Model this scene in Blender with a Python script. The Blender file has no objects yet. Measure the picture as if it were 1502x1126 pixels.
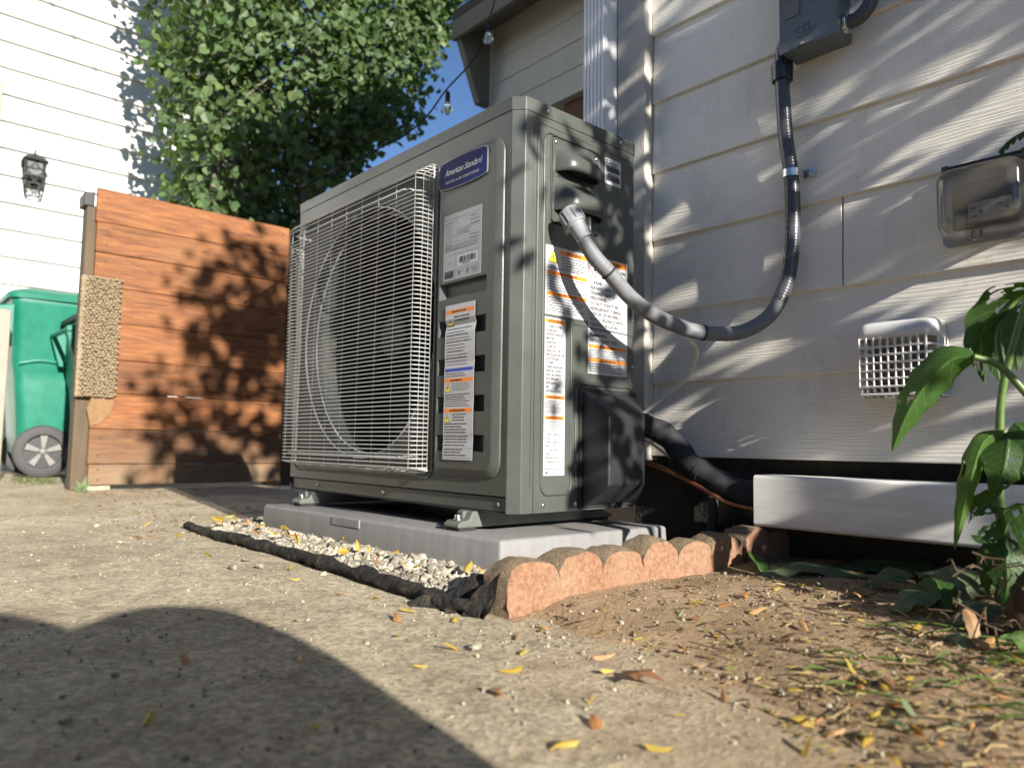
import bpy, bmesh, math, random
import numpy as np
from mathutils import Vector, Matrix, Quaternion, noise as mnoise

rnd = random.Random(7)
nrg = np.random.default_rng(11)
scene = bpy.context.scene
COL = scene.collection

# ------------------------------------------------------------------ camera
CAM = Vector((1.0177, -0.9133, 0.1267))
rv = Vector((0.66574313, 0.7460166, 0.01566231))
uv_ = Vector((0.05097901, -0.0664144, 0.99648897))
fv = Vector((-0.74443752, 0.66260724, 0.08224611))
cam_d = bpy.data.cameras.new('camera')
cam = bpy.data.objects.new('camera', cam_d)
COL.objects.link(cam)
cam.matrix_world = Matrix(((rv.x, uv_.x, -fv.x, CAM.x), (rv.y, uv_.y, -fv.y, CAM.y),
                           (rv.z, uv_.z, -fv.z, CAM.z), (0, 0, 0, 1)))
cam_d.sensor_fit = 'HORIZONTAL'
cam_d.sensor_width = 36.0
cam_d.lens = 1086.2 / 1502 * 36.0
cam_d.clip_start = 0.01
cam_d.clip_end = 400
cam_d.dof.use_dof = True
cam_d.dof.focus_distance = 1.42
cam_d.dof.aperture_fstop = 4.5
cam_d.dof.aperture_blades = 0
scene.camera = cam

# ------------------------------------------------------------------ sky, sun, exposure
SUN = Vector((1.0, -0.165, 0.36)).normalized()
world = bpy.data.worlds.new('World')
scene.world = world
world.use_nodes = True
wn = world.node_tree
for n in list(wn.nodes):
    wn.nodes.remove(n)
sky = wn.nodes.new('ShaderNodeTexSky')
sky.sky_type = 'NISHITA'
sky.sun_disc = False
sky.sun_elevation = math.asin(SUN.z)
sky.sun_rotation = math.atan2(SUN.x, SUN.y)
sky.altitude = 3200
sky.air_density = 1.0
sky.dust_density = 0.05
sky.ozone_density = 3.5
bg = wn.nodes.new('ShaderNodeBackground')
bg.inputs['Strength'].default_value = 0.074
wo = wn.nodes.new('ShaderNodeOutputWorld')
wn.links.new(sky.outputs[0], bg.inputs[0])
wn.links.new(bg.outputs[0], wo.inputs[0])

sun_d = bpy.data.lights.new('sun', 'SUN')
sun_d.energy = 5.0
sun_d.angle = math.radians(0.53)
sun_d.color = (1.0, 0.945, 0.86)
sun = bpy.data.objects.new('sun', sun_d)
COL.objects.link(sun)
sun.rotation_euler = SUN.to_track_quat('Z', 'Y').to_euler()
sun.location = SUN * 20

vs = scene.view_settings
vs.view_transform = 'Standard'
vs.look = 'None'
vs.gamma = 1.0
vs.exposure = 1.22
vs.use_curve_mapping = False
scene.cycles.max_bounces = 8
scene.cycles.transparent_max_bounces = 12
scene.cycles.use_denoising = True
scene.cycles.sample_clamp_indirect = 6.0

G = -0.12          # level of the concrete

# ------------------------------------------------------------------ materials
MATS = {}


def newmat(name):
    m = bpy.data.materials.new(name)
    m.use_nodes = True
    nt = m.node_tree
    b = nt.nodes['Principled BSDF']
    MATS[name] = m
    return m, nt, b


def N(nt, typ, **kw):
    n = nt.nodes.new(typ)
    for k, v in kw.items():
        if k in n.inputs:
            n.inputs[k].default_value = v
        else:
            setattr(n, k, v)
    return n


def coords(nt, scale=(1, 1, 1), kind='pos'):
    if kind == 'pos':
        g = nt.nodes.new('ShaderNodeNewGeometry')
        out = g.outputs['Position']
    else:
        g = nt.nodes.new('ShaderNodeTexCoord')
        out = g.outputs['Object']
    mp = nt.nodes.new('ShaderNodeMapping')
    mp.inputs['Scale'].default_value = scale
    nt.links.new(out, mp.inputs['Vector'])
    return mp.outputs[0]


def noise(nt, vec, scale, detail=4, rough=0.6, dist=0.0):
    n = nt.nodes.new('ShaderNodeTexNoise')
    n.inputs['Scale'].default_value = scale
    n.inputs['Detail'].default_value = detail
    n.inputs['Roughness'].default_value = rough
    n.inputs['Distortion'].default_value = dist
    nt.links.new(vec, n.inputs['Vector'])
    return n.outputs['Fac']


def ramp(nt, fac, stops):
    r = nt.nodes.new('ShaderNodeValToRGB')
    el = r.color_ramp.elements
    while len(el) < len(stops):
        el.new(0.5)
    for e, (p, c) in zip(el, stops):
        e.position = p
        e.color = (*c, 1) if len(c) == 3 else c
    nt.links.new(fac, r.inputs[0])
    return r.outputs[0]


def mix(nt, fac, a, b, mode='MIX'):
    m = nt.nodes.new('ShaderNodeMix')
    m.data_type = 'RGBA'
    m.blend_type = mode
    for sock, v in ((m.inputs[0], fac), (m.inputs[6], a), (m.inputs[7], b)):
        if hasattr(v, 'is_output'):
            nt.links.new(v, sock)
        elif isinstance(v, (int, float)):
            sock.default_value = v
        else:
            sock.default_value = (*v, 1) if len(v) == 3 else v
    return m.outputs[2]


def bump(nt, b, height, strength=0.5, dist=0.002, prev=None):
    n = nt.nodes.new('ShaderNodeBump')
    n.inputs['Strength'].default_value = strength
    n.inputs['Distance'].default_value = dist
    nt.links.new(height, n.inputs['Height'])
    if prev is not None:
        nt.links.new(prev, n.inputs['Normal'])
    nt.links.new(n.outputs[0], b.inputs['Normal'])
    return n.outputs[0]


def math_n(nt, op, a, b=None):
    n = nt.nodes.new('ShaderNodeMath')
    n.operation = op
    for i, v in enumerate((a, b)):
        if v is None:
            continue
        if hasattr(v, 'is_output'):
            nt.links.new(v, n.inputs[i])
        else:
            n.inputs[i].default_value = v
    return n.outputs[0]


def sc(c, k):
    return tuple(min(1.0, x * k) for x in c)


def simple(name, col, rough=0.5, metal=0.0, var=0.18, vscale=30, bmp=0.0, bscale=300, bdist=0.001, spec=0.5, stretch=(1, 1, 1), rvar=0.1):
    m, nt, b = newmat(name)
    v = coords(nt, stretch)
    f = noise(nt, v, vscale, 5, 0.65)
    c = ramp(nt, f, [(0.3, sc(col, 1 - var)), (0.7, sc(col, 1 + var))])
    nt.links.new(c, b.inputs['Base Color'])
    if rvar:
        rr = nt.nodes.new('ShaderNodeMapRange')
        rr.inputs['To Min'].default_value = max(0, rough - rvar)
        rr.inputs['To Max'].default_value = min(1, rough + rvar)
        nt.links.new(f, rr.inputs[0])
        nt.links.new(rr.outputs[0], b.inputs['Roughness'])
    else:
        b.inputs['Roughness'].default_value = rough
    b.inputs['Metallic'].default_value = metal
    b.inputs['Specular IOR Level'].default_value = spec
    if bmp:
        bump(nt, b, noise(nt, v, bscale, 3, 0.6), bmp, bdist)
    return m


def rand_hue(nt):
    o = nt.nodes.new('ShaderNodeObjectInfo')
    return o.outputs['Random']


# cabinet paint: grey-green powder coat with faint dust
def cabinet_mat():
    m, nt, b = newmat('cabinet_paint')
    v = coords(nt)
    f = noise(nt, v, 9, 5, 0.6)
    c = ramp(nt, f, [(0.3, (0.055, 0.061, 0.054)), (0.75, (0.069, 0.075, 0.066))])
    d = noise(nt, v, 420, 2, 0.5)
    dust = ramp(nt, d, [(0.68, (0, 0, 0)), (0.78, (1, 1, 1))])
    dm = math_n(nt, 'MULTIPLY', dust, 0.35)
    c = mix(nt, dm, c, (0.35, 0.33, 0.29))
    nt.links.new(c, b.inputs['Base Color'])
    r = ramp(nt, f, [(0.3, (0.30,) * 3), (0.7, (0.42,) * 3)])
    nt.links.new(r, b.inputs['Roughness'])
    bump(nt, b, noise(nt, v, 700, 2, 0.5), 0.06, 0.0006)
    return m


cabinet_mat()
simple('wire_paint', (0.33, 0.335, 0.32), 0.35, 0, 0.08, 40)
simple('foot_paint', (0.105, 0.113, 0.10), 0.6, 0, 0.1, 30, spec=0.3)
simple('bright_metal', (0.62, 0.62, 0.60), 0.28, 1.0, 0.15, 60)
simple('dark_plastic', (0.018, 0.019, 0.021), 0.42, 0, 0.25, 25, 0.1, 500, 0.0005)
simple('fan_plastic', (0.014, 0.015, 0.015), 0.7)
simple('shroud_dark', (0.030, 0.033, 0.030), 0.6)
simple('coil_fins', (0.05, 0.045, 0.034), 0.55, 0.3, 0.3, 30)
simple('rubber', (0.015, 0.015, 0.016), 0.8)
simple('label_white', (0.44, 0.44, 0.455), 0.45, 0, 0.03, 30)
simple('label_silver', (0.30, 0.31, 0.32), 0.4, 0.25, 0.06, 40)
simple('print_black', (0.018, 0.018, 0.02), 0.5)
simple('print_grey', (0.12, 0.12, 0.125), 0.5)
simple('print_orange', (0.80, 0.235, 0.018), 0.5, 0, 0.05)
simple('print_yellow', (0.85, 0.66, 0.03), 0.5, 0, 0.05)
simple('print_blue', (0.01, 0.05, 0.35), 0.5, 0, 0.05)
simple('print_red', (0.6, 0.03, 0.03), 0.5, 0, 0.05)
simple('badge_blue', (0.004, 0.014, 0.125), 0.5, 0, 0.1, spec=0.15)
simple('badge_rim', (0.24, 0.245, 0.25), 0.4, 0.5, 0.05)
simple('badge_silver', (0.42, 0.43, 0.45), 0.35, 0.6, 0.05)
simple('conduit_pale', (0.15, 0.155, 0.165), 0.6, 0, 0.15, 50, 0.1, 300)
simple('conduit_grey', (0.06, 0.063, 0.07), 0.3, 0, 0.15, 50, 0.1, 300)
simple('conduit_black', (0.022, 0.024, 0.028), 0.28, 0, 0.2, 60)
simple('fitting_grey', (0.27, 0.275, 0.285), 0.42, 0, 0.06, 40)
simple('box_grey', (0.115, 0.135, 0.15), 0.33, 0, 0.10, 14, 0.05, 500)
simple('white_vinyl', (0.80, 0.785, 0.735), 0.4, 0, 0.10, 14, 0.05, 200, stretch=(1, 4, 10))
simple('white_plastic', (0.66, 0.65, 0.62), 0.4, 0, 0.08, 30)
simple('white_cable', (0.70, 0.68, 0.62), 0.45, 0, 0.08, 50)
simple('foam_black', (0.014, 0.015, 0.018), 0.75, 0, 0.3, 40, 0.3, 200)
simple('copper', (0.42, 0.17, 0.09), 0.38, 0.85, 0.25, 60)
simple('downspout_white', (0.70, 0.70, 0.70), 0.38, 0, 0.06, 15)
simple('bin_green', (0.006, 0.150, 0.095), 0.42, 0, 0.14, 14, 0.06, 300)
simple('bin_black', (0.02, 0.022, 0.022), 0.5)
simple('tyre', (0.045, 0.045, 0.046), 0.7, 0, 0.25, 60)
simple('hub_grey', (0.17, 0.165, 0.15), 0.5, 0, 0.1, 40)
simple('iron', (0.028, 0.028, 0.03), 0.55, 0.3, 0.4, 60, 0.3, 200)
simple('wood_post', (0.085, 0.060, 0.034), 0.8, 0, 0.3, 30, 0.3, 120, stretch=(1, 1, 0.15))
simple('brown_ply', (0.085, 0.036, 0.018), 0.7, 0, 0.35, 45, 0.4, 200, 0.002)
simple('soffit', (0.13, 0.125, 0.105), 0.8, 0, 0.15, 10)
simple('roof_felt', (0.05, 0.047, 0.045), 0.9, 0, 0.3, 60, 0.5, 120, 0.004)
simple('bark', (0.16, 0.14, 0.11), 0.9, 0, 0.4, 40, 0.6, 90, 0.005, stretch=(1, 1, 0.3))
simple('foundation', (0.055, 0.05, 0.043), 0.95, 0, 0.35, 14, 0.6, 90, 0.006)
simple('root_soil', (0.045, 0.028, 0.015), 0.95, 0, 0.5, 40, 0.9, 160, 0.006)


def fabric_mat():
    m, nt, b = newmat('fabric_black')
    v = coords(nt)
    f = noise(nt, v, 45, 6, 0.7)
    c = ramp(nt, f, [(0.35, (0.014, 0.014, 0.014)), (0.55, (0.035, 0.032, 0.028)), (0.75, (0.13, 0.105, 0.07))])
    nt.links.new(c, b.inputs['Base Color'])
    b.inputs['Roughness'].default_value = 0.98
    b.inputs['Specular IOR Level'].default_value = 0.15
    n1 = bump(nt, b, noise(nt, v, 320, 4, 0.7), 0.9, 0.003)
    bump(nt, b, noise(nt, coords(nt, (2.2, 0.6, 0.6)), 60, 4, 0.6), 0.9, 0.008, n1)


fabric_mat()
simple('beige_paint', (0.24, 0.22, 0.175), 0.6, 0, 0.15, 20)
simple('straw', (0.30, 0.22, 0.10), 0.8, 0, 0.3, 60)
simple('twig', (0.09, 0.055, 0.03), 0.9, 0, 0.3, 60)
simple('cloth_dark', (0.03, 0.04, 0.07), 0.9)
simple('skin', (0.45, 0.26, 0.18), 0.55)
simple('hair', (0.03, 0.02, 0.012), 0.6)


def siding_mat(name, col, grain=1.0, dirt=0.35):
    m, nt, b = newmat(name)
    v = coords(nt)
    f = noise(nt, v, 3.2, 5, 0.6)
    c = ramp(nt, f, [(0.3, sc(col, 0.9)), (0.7, sc(col, 1.05))])
    # grime: specks and drips
    vz = coords(nt, (1, 1, 0.35))
    g1 = noise(nt, vz, 16, 6, 0.72)
    g = ramp(nt, g1, [(0.53, (0, 0, 0)), (0.78, (1, 1, 1))])
    gm = math_n(nt, 'MULTIPLY', g, dirt)
    c = mix(nt, gm, c, sc((0.34, 0.27, 0.17), 0.75))
    sp = noise(nt, v, 150, 2, 0.5)
    s2 = ramp(nt, sp, [(0.72, (0, 0, 0)), (0.77, (1, 1, 1))])
    c = mix(nt, math_n(nt, 'MULTIPLY', s2, 0.45), c, (0.07, 0.055, 0.04))
    nt.links.new(c, b.inputs['Base Color'])
    b.inputs['Roughness'].default_value = 0.55
    # embossed cedar grain
    w = nt.nodes.new('ShaderNodeTexWave')
    w.wave_type = 'BANDS'
    w.bands_direction = 'Z'
    w.inputs['Scale'].default_value = 44
    w.inputs['Distortion'].default_value = 15
    w.inputs['Detail'].default_value = 3
    w.inputs['Detail Scale'].default_value = 0.45
    w.inputs['Detail Roughness'].default_value = 0.6
    vs_ = coords(nt, (0.10, 0.10, 1.0))
    nt.links.new(vs_, w.inputs['Vector'])
    pr = bump(nt, b, w.outputs['Fac'], 0.42 * grain, 0.0010)
    vf = coords(nt, (0.08, 0.08, 1.0))
    bump(nt, b, noise(nt, vf, 420, 4, 0.65), 0.8 * grain, 0.0012, pr)
    return m


siding_mat('siding_house', (0.82, 0.78, 0.69), 1.0, 0.28)
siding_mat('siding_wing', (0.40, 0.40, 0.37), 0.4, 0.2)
siding_mat('siding_neighbour', (0.66, 0.655, 0.62), 0.35, 0.06)
siding_mat('trim_grey', (0.50, 0.47, 0.41), 0.2, 0.35)


def trim_grain():
    nt = MATS['trim_grey'].node_tree
    b = nt.nodes['Principled BSDF']
    v = coords(nt, (1, 1, 0.06))
    bump(nt, b, noise(nt, v, 320, 4, 0.7), 1.0, 0.0024)


trim_grain()


def wood_mat():
    m, nt, b = newmat('fence_wood')
    oi = rand_hue(nt)
    cx = nt.nodes.new('ShaderNodeCombineXYZ')
    nt.links.new(math_n(nt, 'MULTIPLY', oi, 13.0), cx.inputs['Y'])
    g = nt.nodes.new('ShaderNodeNewGeometry')
    add = nt.nodes.new('ShaderNodeVectorMath')
    nt.links.new(g.outputs['Position'], add.inputs[0])
    nt.links.new(cx.outputs[0], add.inputs[1])
    mp = nt.nodes.new('ShaderNodeMapping')
    mp.inputs['Scale'].default_value = (1, 0.12, 1)
    nt.links.new(add.outputs[0], mp.inputs[0])
    f1 = noise(nt, mp.outputs[0], 34, 6, 0.62, 1.4)
    mpf = nt.nodes.new('ShaderNodeMapping')
    mpf.inputs['Scale'].default_value = (1, 0.035, 1)
    nt.links.new(add.outputs[0], mpf.inputs[0])
    ff = noise(nt, mpf.outputs[0], 150, 5, 0.7, 0.6)
    c1 = ramp(nt, f1, [(0.28, (0.085, 0.027, 0.007)), (0.5, (0.185, 0.064, 0.016)), (0.72, (0.27, 0.108, 0.030))])
    c1 = mix(nt, 0.7, c1, ramp(nt, ff, [(0.32, (0.45,) * 3), (0.5, (1.0,) * 3), (0.7, (1.3, 1.25, 1.15))]), 'MULTIPLY')
    f2 = noise(nt, add.outputs[0], 2.3, 4, 0.6)
    c2 = mix(nt, ramp(nt, f2, [(0.5, (0, 0, 0)), (0.75, (0.6,) * 3)]), c1, (0.23, 0.105, 0.035))
    # sun-greyed wood towards the boards' worn patches
    sep = nt.nodes.new('ShaderNodeSeparateXYZ')
    nt.links.new(g.outputs['Position'], sep.inputs[0])
    low = nt.nodes.new('ShaderNodeMapRange')
    low.inputs['From Min'].default_value = 0.25
    low.inputs['From Max'].default_value = -0.05
    nt.links.new(sep.outputs['Z'], low.inputs[0])
    f3 = noise(nt, add.outputs[0], 7, 4, 0.65)
    lw = math_n(nt, 'MULTIPLY', low.outputs[0], ramp(nt, f3, [(0.3, (0.35,) * 3), (0.7, (0.95,) * 3)]))
    c3 = mix(nt, lw, c2, (0.20, 0.145, 0.085))
    # knots
    vo = nt.nodes.new('ShaderNodeTexVoronoi')
    vo.inputs['Scale'].default_value = 2.3
    mp2 = nt.nodes.new('ShaderNodeMapping')
    mp2.inputs['Scale'].default_value = (0.2, 0.75, 1)
    nt.links.new(add.outputs[0], mp2.inputs[0])
    nt.links.new(mp2.outputs[0], vo.inputs['Vector'])
    kn = ramp(nt, vo.outputs['Distance'], [(0.035, (0.8,) * 3), (0.07, (0, 0, 0))])
    c4 = mix(nt, kn, c3, (0.07, 0.030, 0.012))
    br = nt.nodes.new('ShaderNodeMapRange')
    br.inputs['To Min'].default_value = 0.72
    br.inputs['To Max'].default_value = 1.18
    nt.links.new(oi, br.inputs[0])
    wv = nt.nodes.new('ShaderNodeCombineXYZ')
    for kk in 'XYZ':
        nt.links.new(br.outputs[0], wv.inputs[kk])
    c4 = mix(nt, 1.0, c4, wv.outputs[0], 'MULTIPLY')
    nt.links.new(c4, b.inputs['Base Color'])
    b.inputs['Roughness'].default_value = 0.72
    bump(nt, b, f1, 0.5, 0.003)
    return m


wood_mat()
simple('split_wood', (0.20, 0.115, 0.05), 0.8, 0, 0.2, 40, 0.4, 90, 0.003)
simple('sisal', (0.25, 0.19, 0.115), 0.95, 0, 0.3, 70, 0.7, 500, 0.002)


def concrete_mat():
    m, nt, b = newmat('concrete')
    v = coords(nt)
    big = noise(nt, v, 2.2, 5, 0.62)
    c = ramp(nt, big, [(0.3, (0.29, 0.24, 0.16)), (0.52, (0.43, 0.365, 0.255)), (0.75, (0.53, 0.465, 0.335))])
    mid = noise(nt, v, 17, 5, 0.7)
    c = mix(nt, 0.75, c, ramp(nt, mid, [(0.28, (0.50, 0.45, 0.38)), (0.5, (1, 1, 1)), (0.75, (1.15, 1.12, 1.05))]), 'MULTIPLY')
    vo = nt.nodes.new('ShaderNodeTexVoronoi')
    vo.inputs['Scale'].default_value = 170
    nt.links.new(v, vo.inputs['Vector'])
    agg = ramp(nt, vo.outputs['Color'], [(0.2, (0.42,) * 3), (0.55, (1.0,) * 3), (0.9, (1.6, 1.55, 1.42))])
    c = mix(nt, 0.55, c, agg, 'MULTIPLY')
    st = noise(nt, v, 4.1, 6, 0.75)
    c = mix(nt, ramp(nt, st, [(0.54, (0, 0, 0)), (0.70, (0.6,) * 3)]), c, (0.15, 0.112, 0.07))
    sp = nt.nodes.new('ShaderNodeSeparateXYZ')
    nt.links.new(v, sp.inputs[0])
    dd = math_n(nt, 'ADD', math_n(nt, 'MULTIPLY', sp.outputs['X'], 0.9), math_n(nt, 'MULTIPLY', sp.outputs['Y'], 1.3))
    dd = math_n(nt, 'ADD', dd, math_n(nt, 'MULTIPLY', noise(nt, v, 8, 5, 0.65), 0.75))
    dirt = ramp(nt, dd, [(0.26, (0, 0, 0)), (0.66, (0.85,) * 3)])
    c = mix(nt, dirt, c, mix(nt, mid, (0.24, 0.155, 0.08), (0.40, 0.29, 0.175)))
    nt.links.new(c, b.inputs['Base Color'])
    b.inputs['Roughness'].default_value = 0.92
    n1 = bump(nt, b, noise(nt, v, 210, 5, 0.72), 0.8, 0.004)
    n2 = bump(nt, b, noise(nt, v, 55, 5, 0.7), 0.5, 0.008, n1)
    bump(nt, b, vo.outputs['Distance'], 0.25, 0.003, n2)
    return m


concrete_mat()


def soil_mat():
    m, nt, b = newmat('soil')
    v = coords(nt)
    big = noise(nt, v, 5, 6, 0.65)
    c = ramp(nt, big, [(0.3, (0.21, 0.138, 0.072)), (0.5, (0.33, 0.225, 0.125)), (0.72, (0.42, 0.30, 0.18))])
    fine = noise(nt, v, 120, 4, 0.7)
    c = mix(nt, 0.6, c, ramp(nt, fine, [(0.3, (0.55,) * 3), (0.6, (1.1,) * 3)]), 'MULTIPLY')
    nt.links.new(c, b.inputs['Base Color'])
    b.inputs['Roughness'].default_value = 0.95
    n1 = bump(nt, b, noise(nt, v, 160, 5, 0.7), 0.9, 0.006)
    bump(nt, b, noise(nt, v, 28, 4, 0.6), 0.6, 0.012, n1)
    return m


soil_mat()
simple('earth', (0.14, 0.12, 0.08), 0.95, 0, 0.35, 6, 0.6, 60, 0.01)


def stone_mat(name, lo, hi, scale=60):
    m, nt, b = newmat(name)
    v = coords(nt)
    vo = nt.nodes.new('ShaderNodeTexVoronoi')
    vo.inputs['Scale'].default_value = scale
    nt.links.new(v, vo.inputs['Vector'])
    c = ramp(nt, vo.outputs['Color'], [(0.1, lo), (0.85, hi)])
    f = noise(nt, v, 190, 3, 0.6)
    c = mix(nt, 0.4, c, ramp(nt, f, [(0.3, (0.6,) * 3), (0.65, (1.1,) * 3)]), 'MULTIPLY')
    nt.links.new(c, b.inputs['Base Color'])
    b.inputs['Roughness'].default_value = 0.85
    return m


stone_mat('gravel_stone', (0.12, 0.105, 0.08), (0.44, 0.40, 0.31))
stone_mat('grit_stone', (0.12, 0.10, 0.07), (0.40, 0.35, 0.26), 90)


def edging_mat():
    m, nt, b = newmat('edging_concrete')
    v = coords(nt)
    f = noise(nt, v, 130, 4, 0.7)
    face = ramp(nt, f, [(0.28, (0.16, 0.078, 0.044)), (0.5, (0.28, 0.146, 0.084)), (0.75, (0.37, 0.22, 0.14))])
    big = noise(nt, v, 12, 4, 0.6)
    face = mix(nt, ramp(nt, big, [(0.45, (0, 0, 0)), (0.75, (0.55,) * 3)]), face, (0.30, 0.215, 0.14))
    top = ramp(nt, f, [(0.3, (0.12, 0.085, 0.05)), (0.7, (0.25, 0.185, 0.115))])
    # crust of dirt and lichen on the upward faces and on the sides turned from the foot traffic
    g = nt.nodes.new('ShaderNodeNewGeometry')
    sep = nt.nodes.new('ShaderNodeSeparateXYZ')
    nt.links.new(g.outputs['True Normal'], sep.inputs[0])
    k = math_n(nt, 'ADD', sep.outputs['X'], math_n(nt, 'MULTIPLY', math_n(nt, 'SUBTRACT', big, 0.5), 0.8))
    fac = ramp(nt, k, [(0.55, (1, 1, 1)), (0.75, (0, 0, 0))])
    c = mix(nt, fac, face, top)
    nt.links.new(c, b.inputs['Base Color'])
    b.inputs['Roughness'].default_value = 0.95
    n1 = bump(nt, b, noise(nt, v, 260, 4, 0.7), 0.9, 0.004)
    bump(nt, b, noise(nt, v, 60, 4, 0.6), 0.5, 0.006, n1)
    return m


edging_mat()


def pad_mat():
    m, nt, b = newmat('pad_composite')
    v = coords(nt)
    vs_ = coords(nt, (1, 1, 0.05))
    f = noise(nt, vs_, 42, 4, 0.6)
    c = ramp(nt, f, [(0.35, (0.175, 0.172, 0.168)), (0.65, (0.205, 0.202, 0.197))])
    sp = noise(nt, v, 330, 2, 0.5)
    c = mix(nt, math_n(nt, 'MULTIPLY', ramp(nt, sp, [(0.66, (0, 0, 0)), (0.74, (1,) * 3)]), 0.5), c, (0.38, 0.37, 0.35))
    nt.links.new(c, b.inputs['Base Color'])
    b.inputs['Roughness'].default_value = 0.6
    bump(nt, b, noise(nt, v, 350, 3, 0.6), 0.3, 0.001)
    return m


pad_mat()


def leaf_mat(name, cols, trans=0.45, rough=0.45, veins=0.0):
    m, nt, b = newmat(name)
    v = coords(nt)
    at = nt.nodes.new('ShaderNodeAttribute')
    at.attribute_name = 'tint'
    f = noise(nt, v, 9, 3, 0.5)
    s = math_n(nt, 'ADD', math_n(nt, 'MULTIPLY', at.outputs['Fac'], 0.75), math_n(nt, 'MULTIPLY', f, 0.25))
    n = len(cols)
    c = ramp(nt, s, [(0.12 + 0.76 * i / max(1, n - 1), cc) for i, cc in enumerate(cols)])
    fine = noise(nt, v, 130, 4, 0.6)
    c = mix(nt, 0.35, c, ramp(nt, fine, [(0.3, (0.6,) * 3), (0.65, (1.15,) * 3)]), 'MULTIPLY')
    nt.links.new(c, b.inputs['Base Color'])
    b.inputs['Roughness'].default_value = rough
    tr = nt.nodes.new('ShaderNodeBsdfTranslucent')
    tc = mix(nt, 1.0, c, (1.5, 1.5, 0.6), 'MULTIPLY')
    nt.links.new(tc, tr.inputs['Color'])
    ms = nt.nodes.new('ShaderNodeMixShader')
    ms.inputs[0].default_value = trans
    out = nt.nodes['Material Output']
    nt.links.new(b.outputs[0], ms.inputs[1])
    nt.links.new(tr.outputs[0], ms.inputs[2])
    nt.links.new(ms.outputs[0], out.inputs['Surface'])
    if veins:
        au = nt.nodes.new('ShaderNodeAttribute')
        au.attribute_name = 'lu'
        av = nt.nodes.new('ShaderNodeAttribute')
        av.attribute_name = 'lv'
        ab = math_n(nt, 'ABSOLUTE', av.outputs['Fac'])
        ph = math_n(nt, 'SUBTRACT', math_n(nt, 'MULTIPLY', au.outputs['Fac'], 58.0), math_n(nt, 'MULTIPLY', ab, 13.0))
        vein = ramp(nt, math_n(nt, 'SINE', ph), [(0.86, (0, 0, 0)), (0.99, (1, 1, 1))])
        rib = ramp(nt, ab, [(0.03, (1, 1, 1)), (0.10, (0, 0, 0))])
        vm_ = mix(nt, 1.0, vein, rib, 'ADD')
        c2 = mix(nt, math_n(nt, 'MULTIPLY', vm_, 0.45), c, sc(cols[-1], 1.5))
        nt.links.new(c2, b.inputs['Base Color'])
        n1 = bump(nt, b, fine, veins, 0.0015)
        hgt = math_n(nt, 'SUBTRACT', math_n(nt, 'MULTIPLY', fine, 0.4), vm_)
        bump(nt, b, hgt, 0.5, 0.0015, n1)
    return m


leaf_mat('tree_leaf', [(0.050, 0.084, 0.036), (0.080, 0.135, 0.052), (0.120, 0.185, 0.068), (0.20, 0.245, 0.08)], 0.40, 0.52)
leaf_mat('shrub_leaf', [(0.04, 0.08, 0.02), (0.06, 0.12, 0.03), (0.08, 0.15, 0.035)], 0.25, 0.4)
leaf_mat('garden_leaf', [(0.035, 0.085, 0.016), (0.060, 0.135, 0.026), (0.095, 0.185, 0.035)], 0.48, 0.5, 0.5)
leaf_mat('wilted_leaf', [(0.05, 0.075, 0.035), (0.085, 0.125, 0.055), (0.14, 0.18, 0.09)], 0.2, 0.6, 0.5)
leaf_mat('yellow_leaf', [(0.36, 0.23, 0.035), (0.48, 0.34, 0.05), (0.55, 0.44, 0.12)], 0.35, 0.55)
leaf_mat('orange_leaf', [(0.32, 0.13, 0.04), (0.42, 0.21, 0.08), (0.50, 0.33, 0.16)], 0.3, 0.55)
leaf_mat('brown_leaf', [(0.16, 0.075, 0.035), (0.25, 0.12, 0.055), (0.34, 0.2, 0.1)], 0.15, 0.7)
leaf_mat('pink_petal', [(0.40, 0.10, 0.15), (0.48, 0.20, 0.22), (0.55, 0.32, 0.30)], 0.3, 0.5)
leaf_mat('litter_mix', [(0.11, 0.06, 0.03), (0.28, 0.19, 0.06), (0.20, 0.19, 0.07), (0.36, 0.26, 0.13), (0.22, 0.12, 0.06)], 0.25, 0.6)
leaf_mat('stem_green', [(0.10, 0.17, 0.04), (0.16, 0.25, 0.07)], 0.1, 0.4)
leaf_mat('grass', [(0.10, 0.16, 0.03), (0.2, 0.26, 0.05)], 0.3, 0.5)


def clear_plastic():
    m, nt, b = newmat('clear_cover')
    out = nt.nodes['Material Output']
    t = nt.nodes.new('ShaderNodeBsdfTransparent')
    t.inputs['Color'].default_value = (0.90, 0.89, 0.85, 1)
    gl = nt.nodes.new('ShaderNodeBsdfGlossy')
    gl.inputs['Roughness'].default_value = 0.12
    gl.inputs['Color'].default_value = (0.9, 0.9, 0.88, 1)
    fr = nt.nodes.new('ShaderNodeFresnel')
    fr.inputs['IOR'].default_value = 1.75
    ms = nt.nodes.new('ShaderNodeMixShader')
    nt.links.new(fr.outputs[0], ms.inputs[0])
    nt.links.new(t.outputs[0], ms.inputs[1])
    nt.links.new(gl.outputs[0], ms.inputs[2])
    df = nt.nodes.new('ShaderNodeBsdfDiffuse')
    v = coords(nt)
    dirt = noise(nt, v, 30, 5, 0.65)
    nt.links.new(ramp(nt, dirt, [(0.3, (0.55, 0.50, 0.40)), (0.7, (0.36, 0.29, 0.20))]), df.inputs['Color'])
    ms2 = nt.nodes.new('ShaderNodeMixShader')
    nt.links.new(ramp(nt, dirt, [(0.35, (0.10,) * 3), (0.75, (0.32,) * 3)]), ms2.inputs[0])
    nt.links.new(ms.outputs[0], ms2.inputs[1])
    nt.links.new(df.outputs[0], ms2.inputs[2])
    nt.links.new(ms2.outputs[0], out.inputs['Surface'])


clear_plastic()


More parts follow.
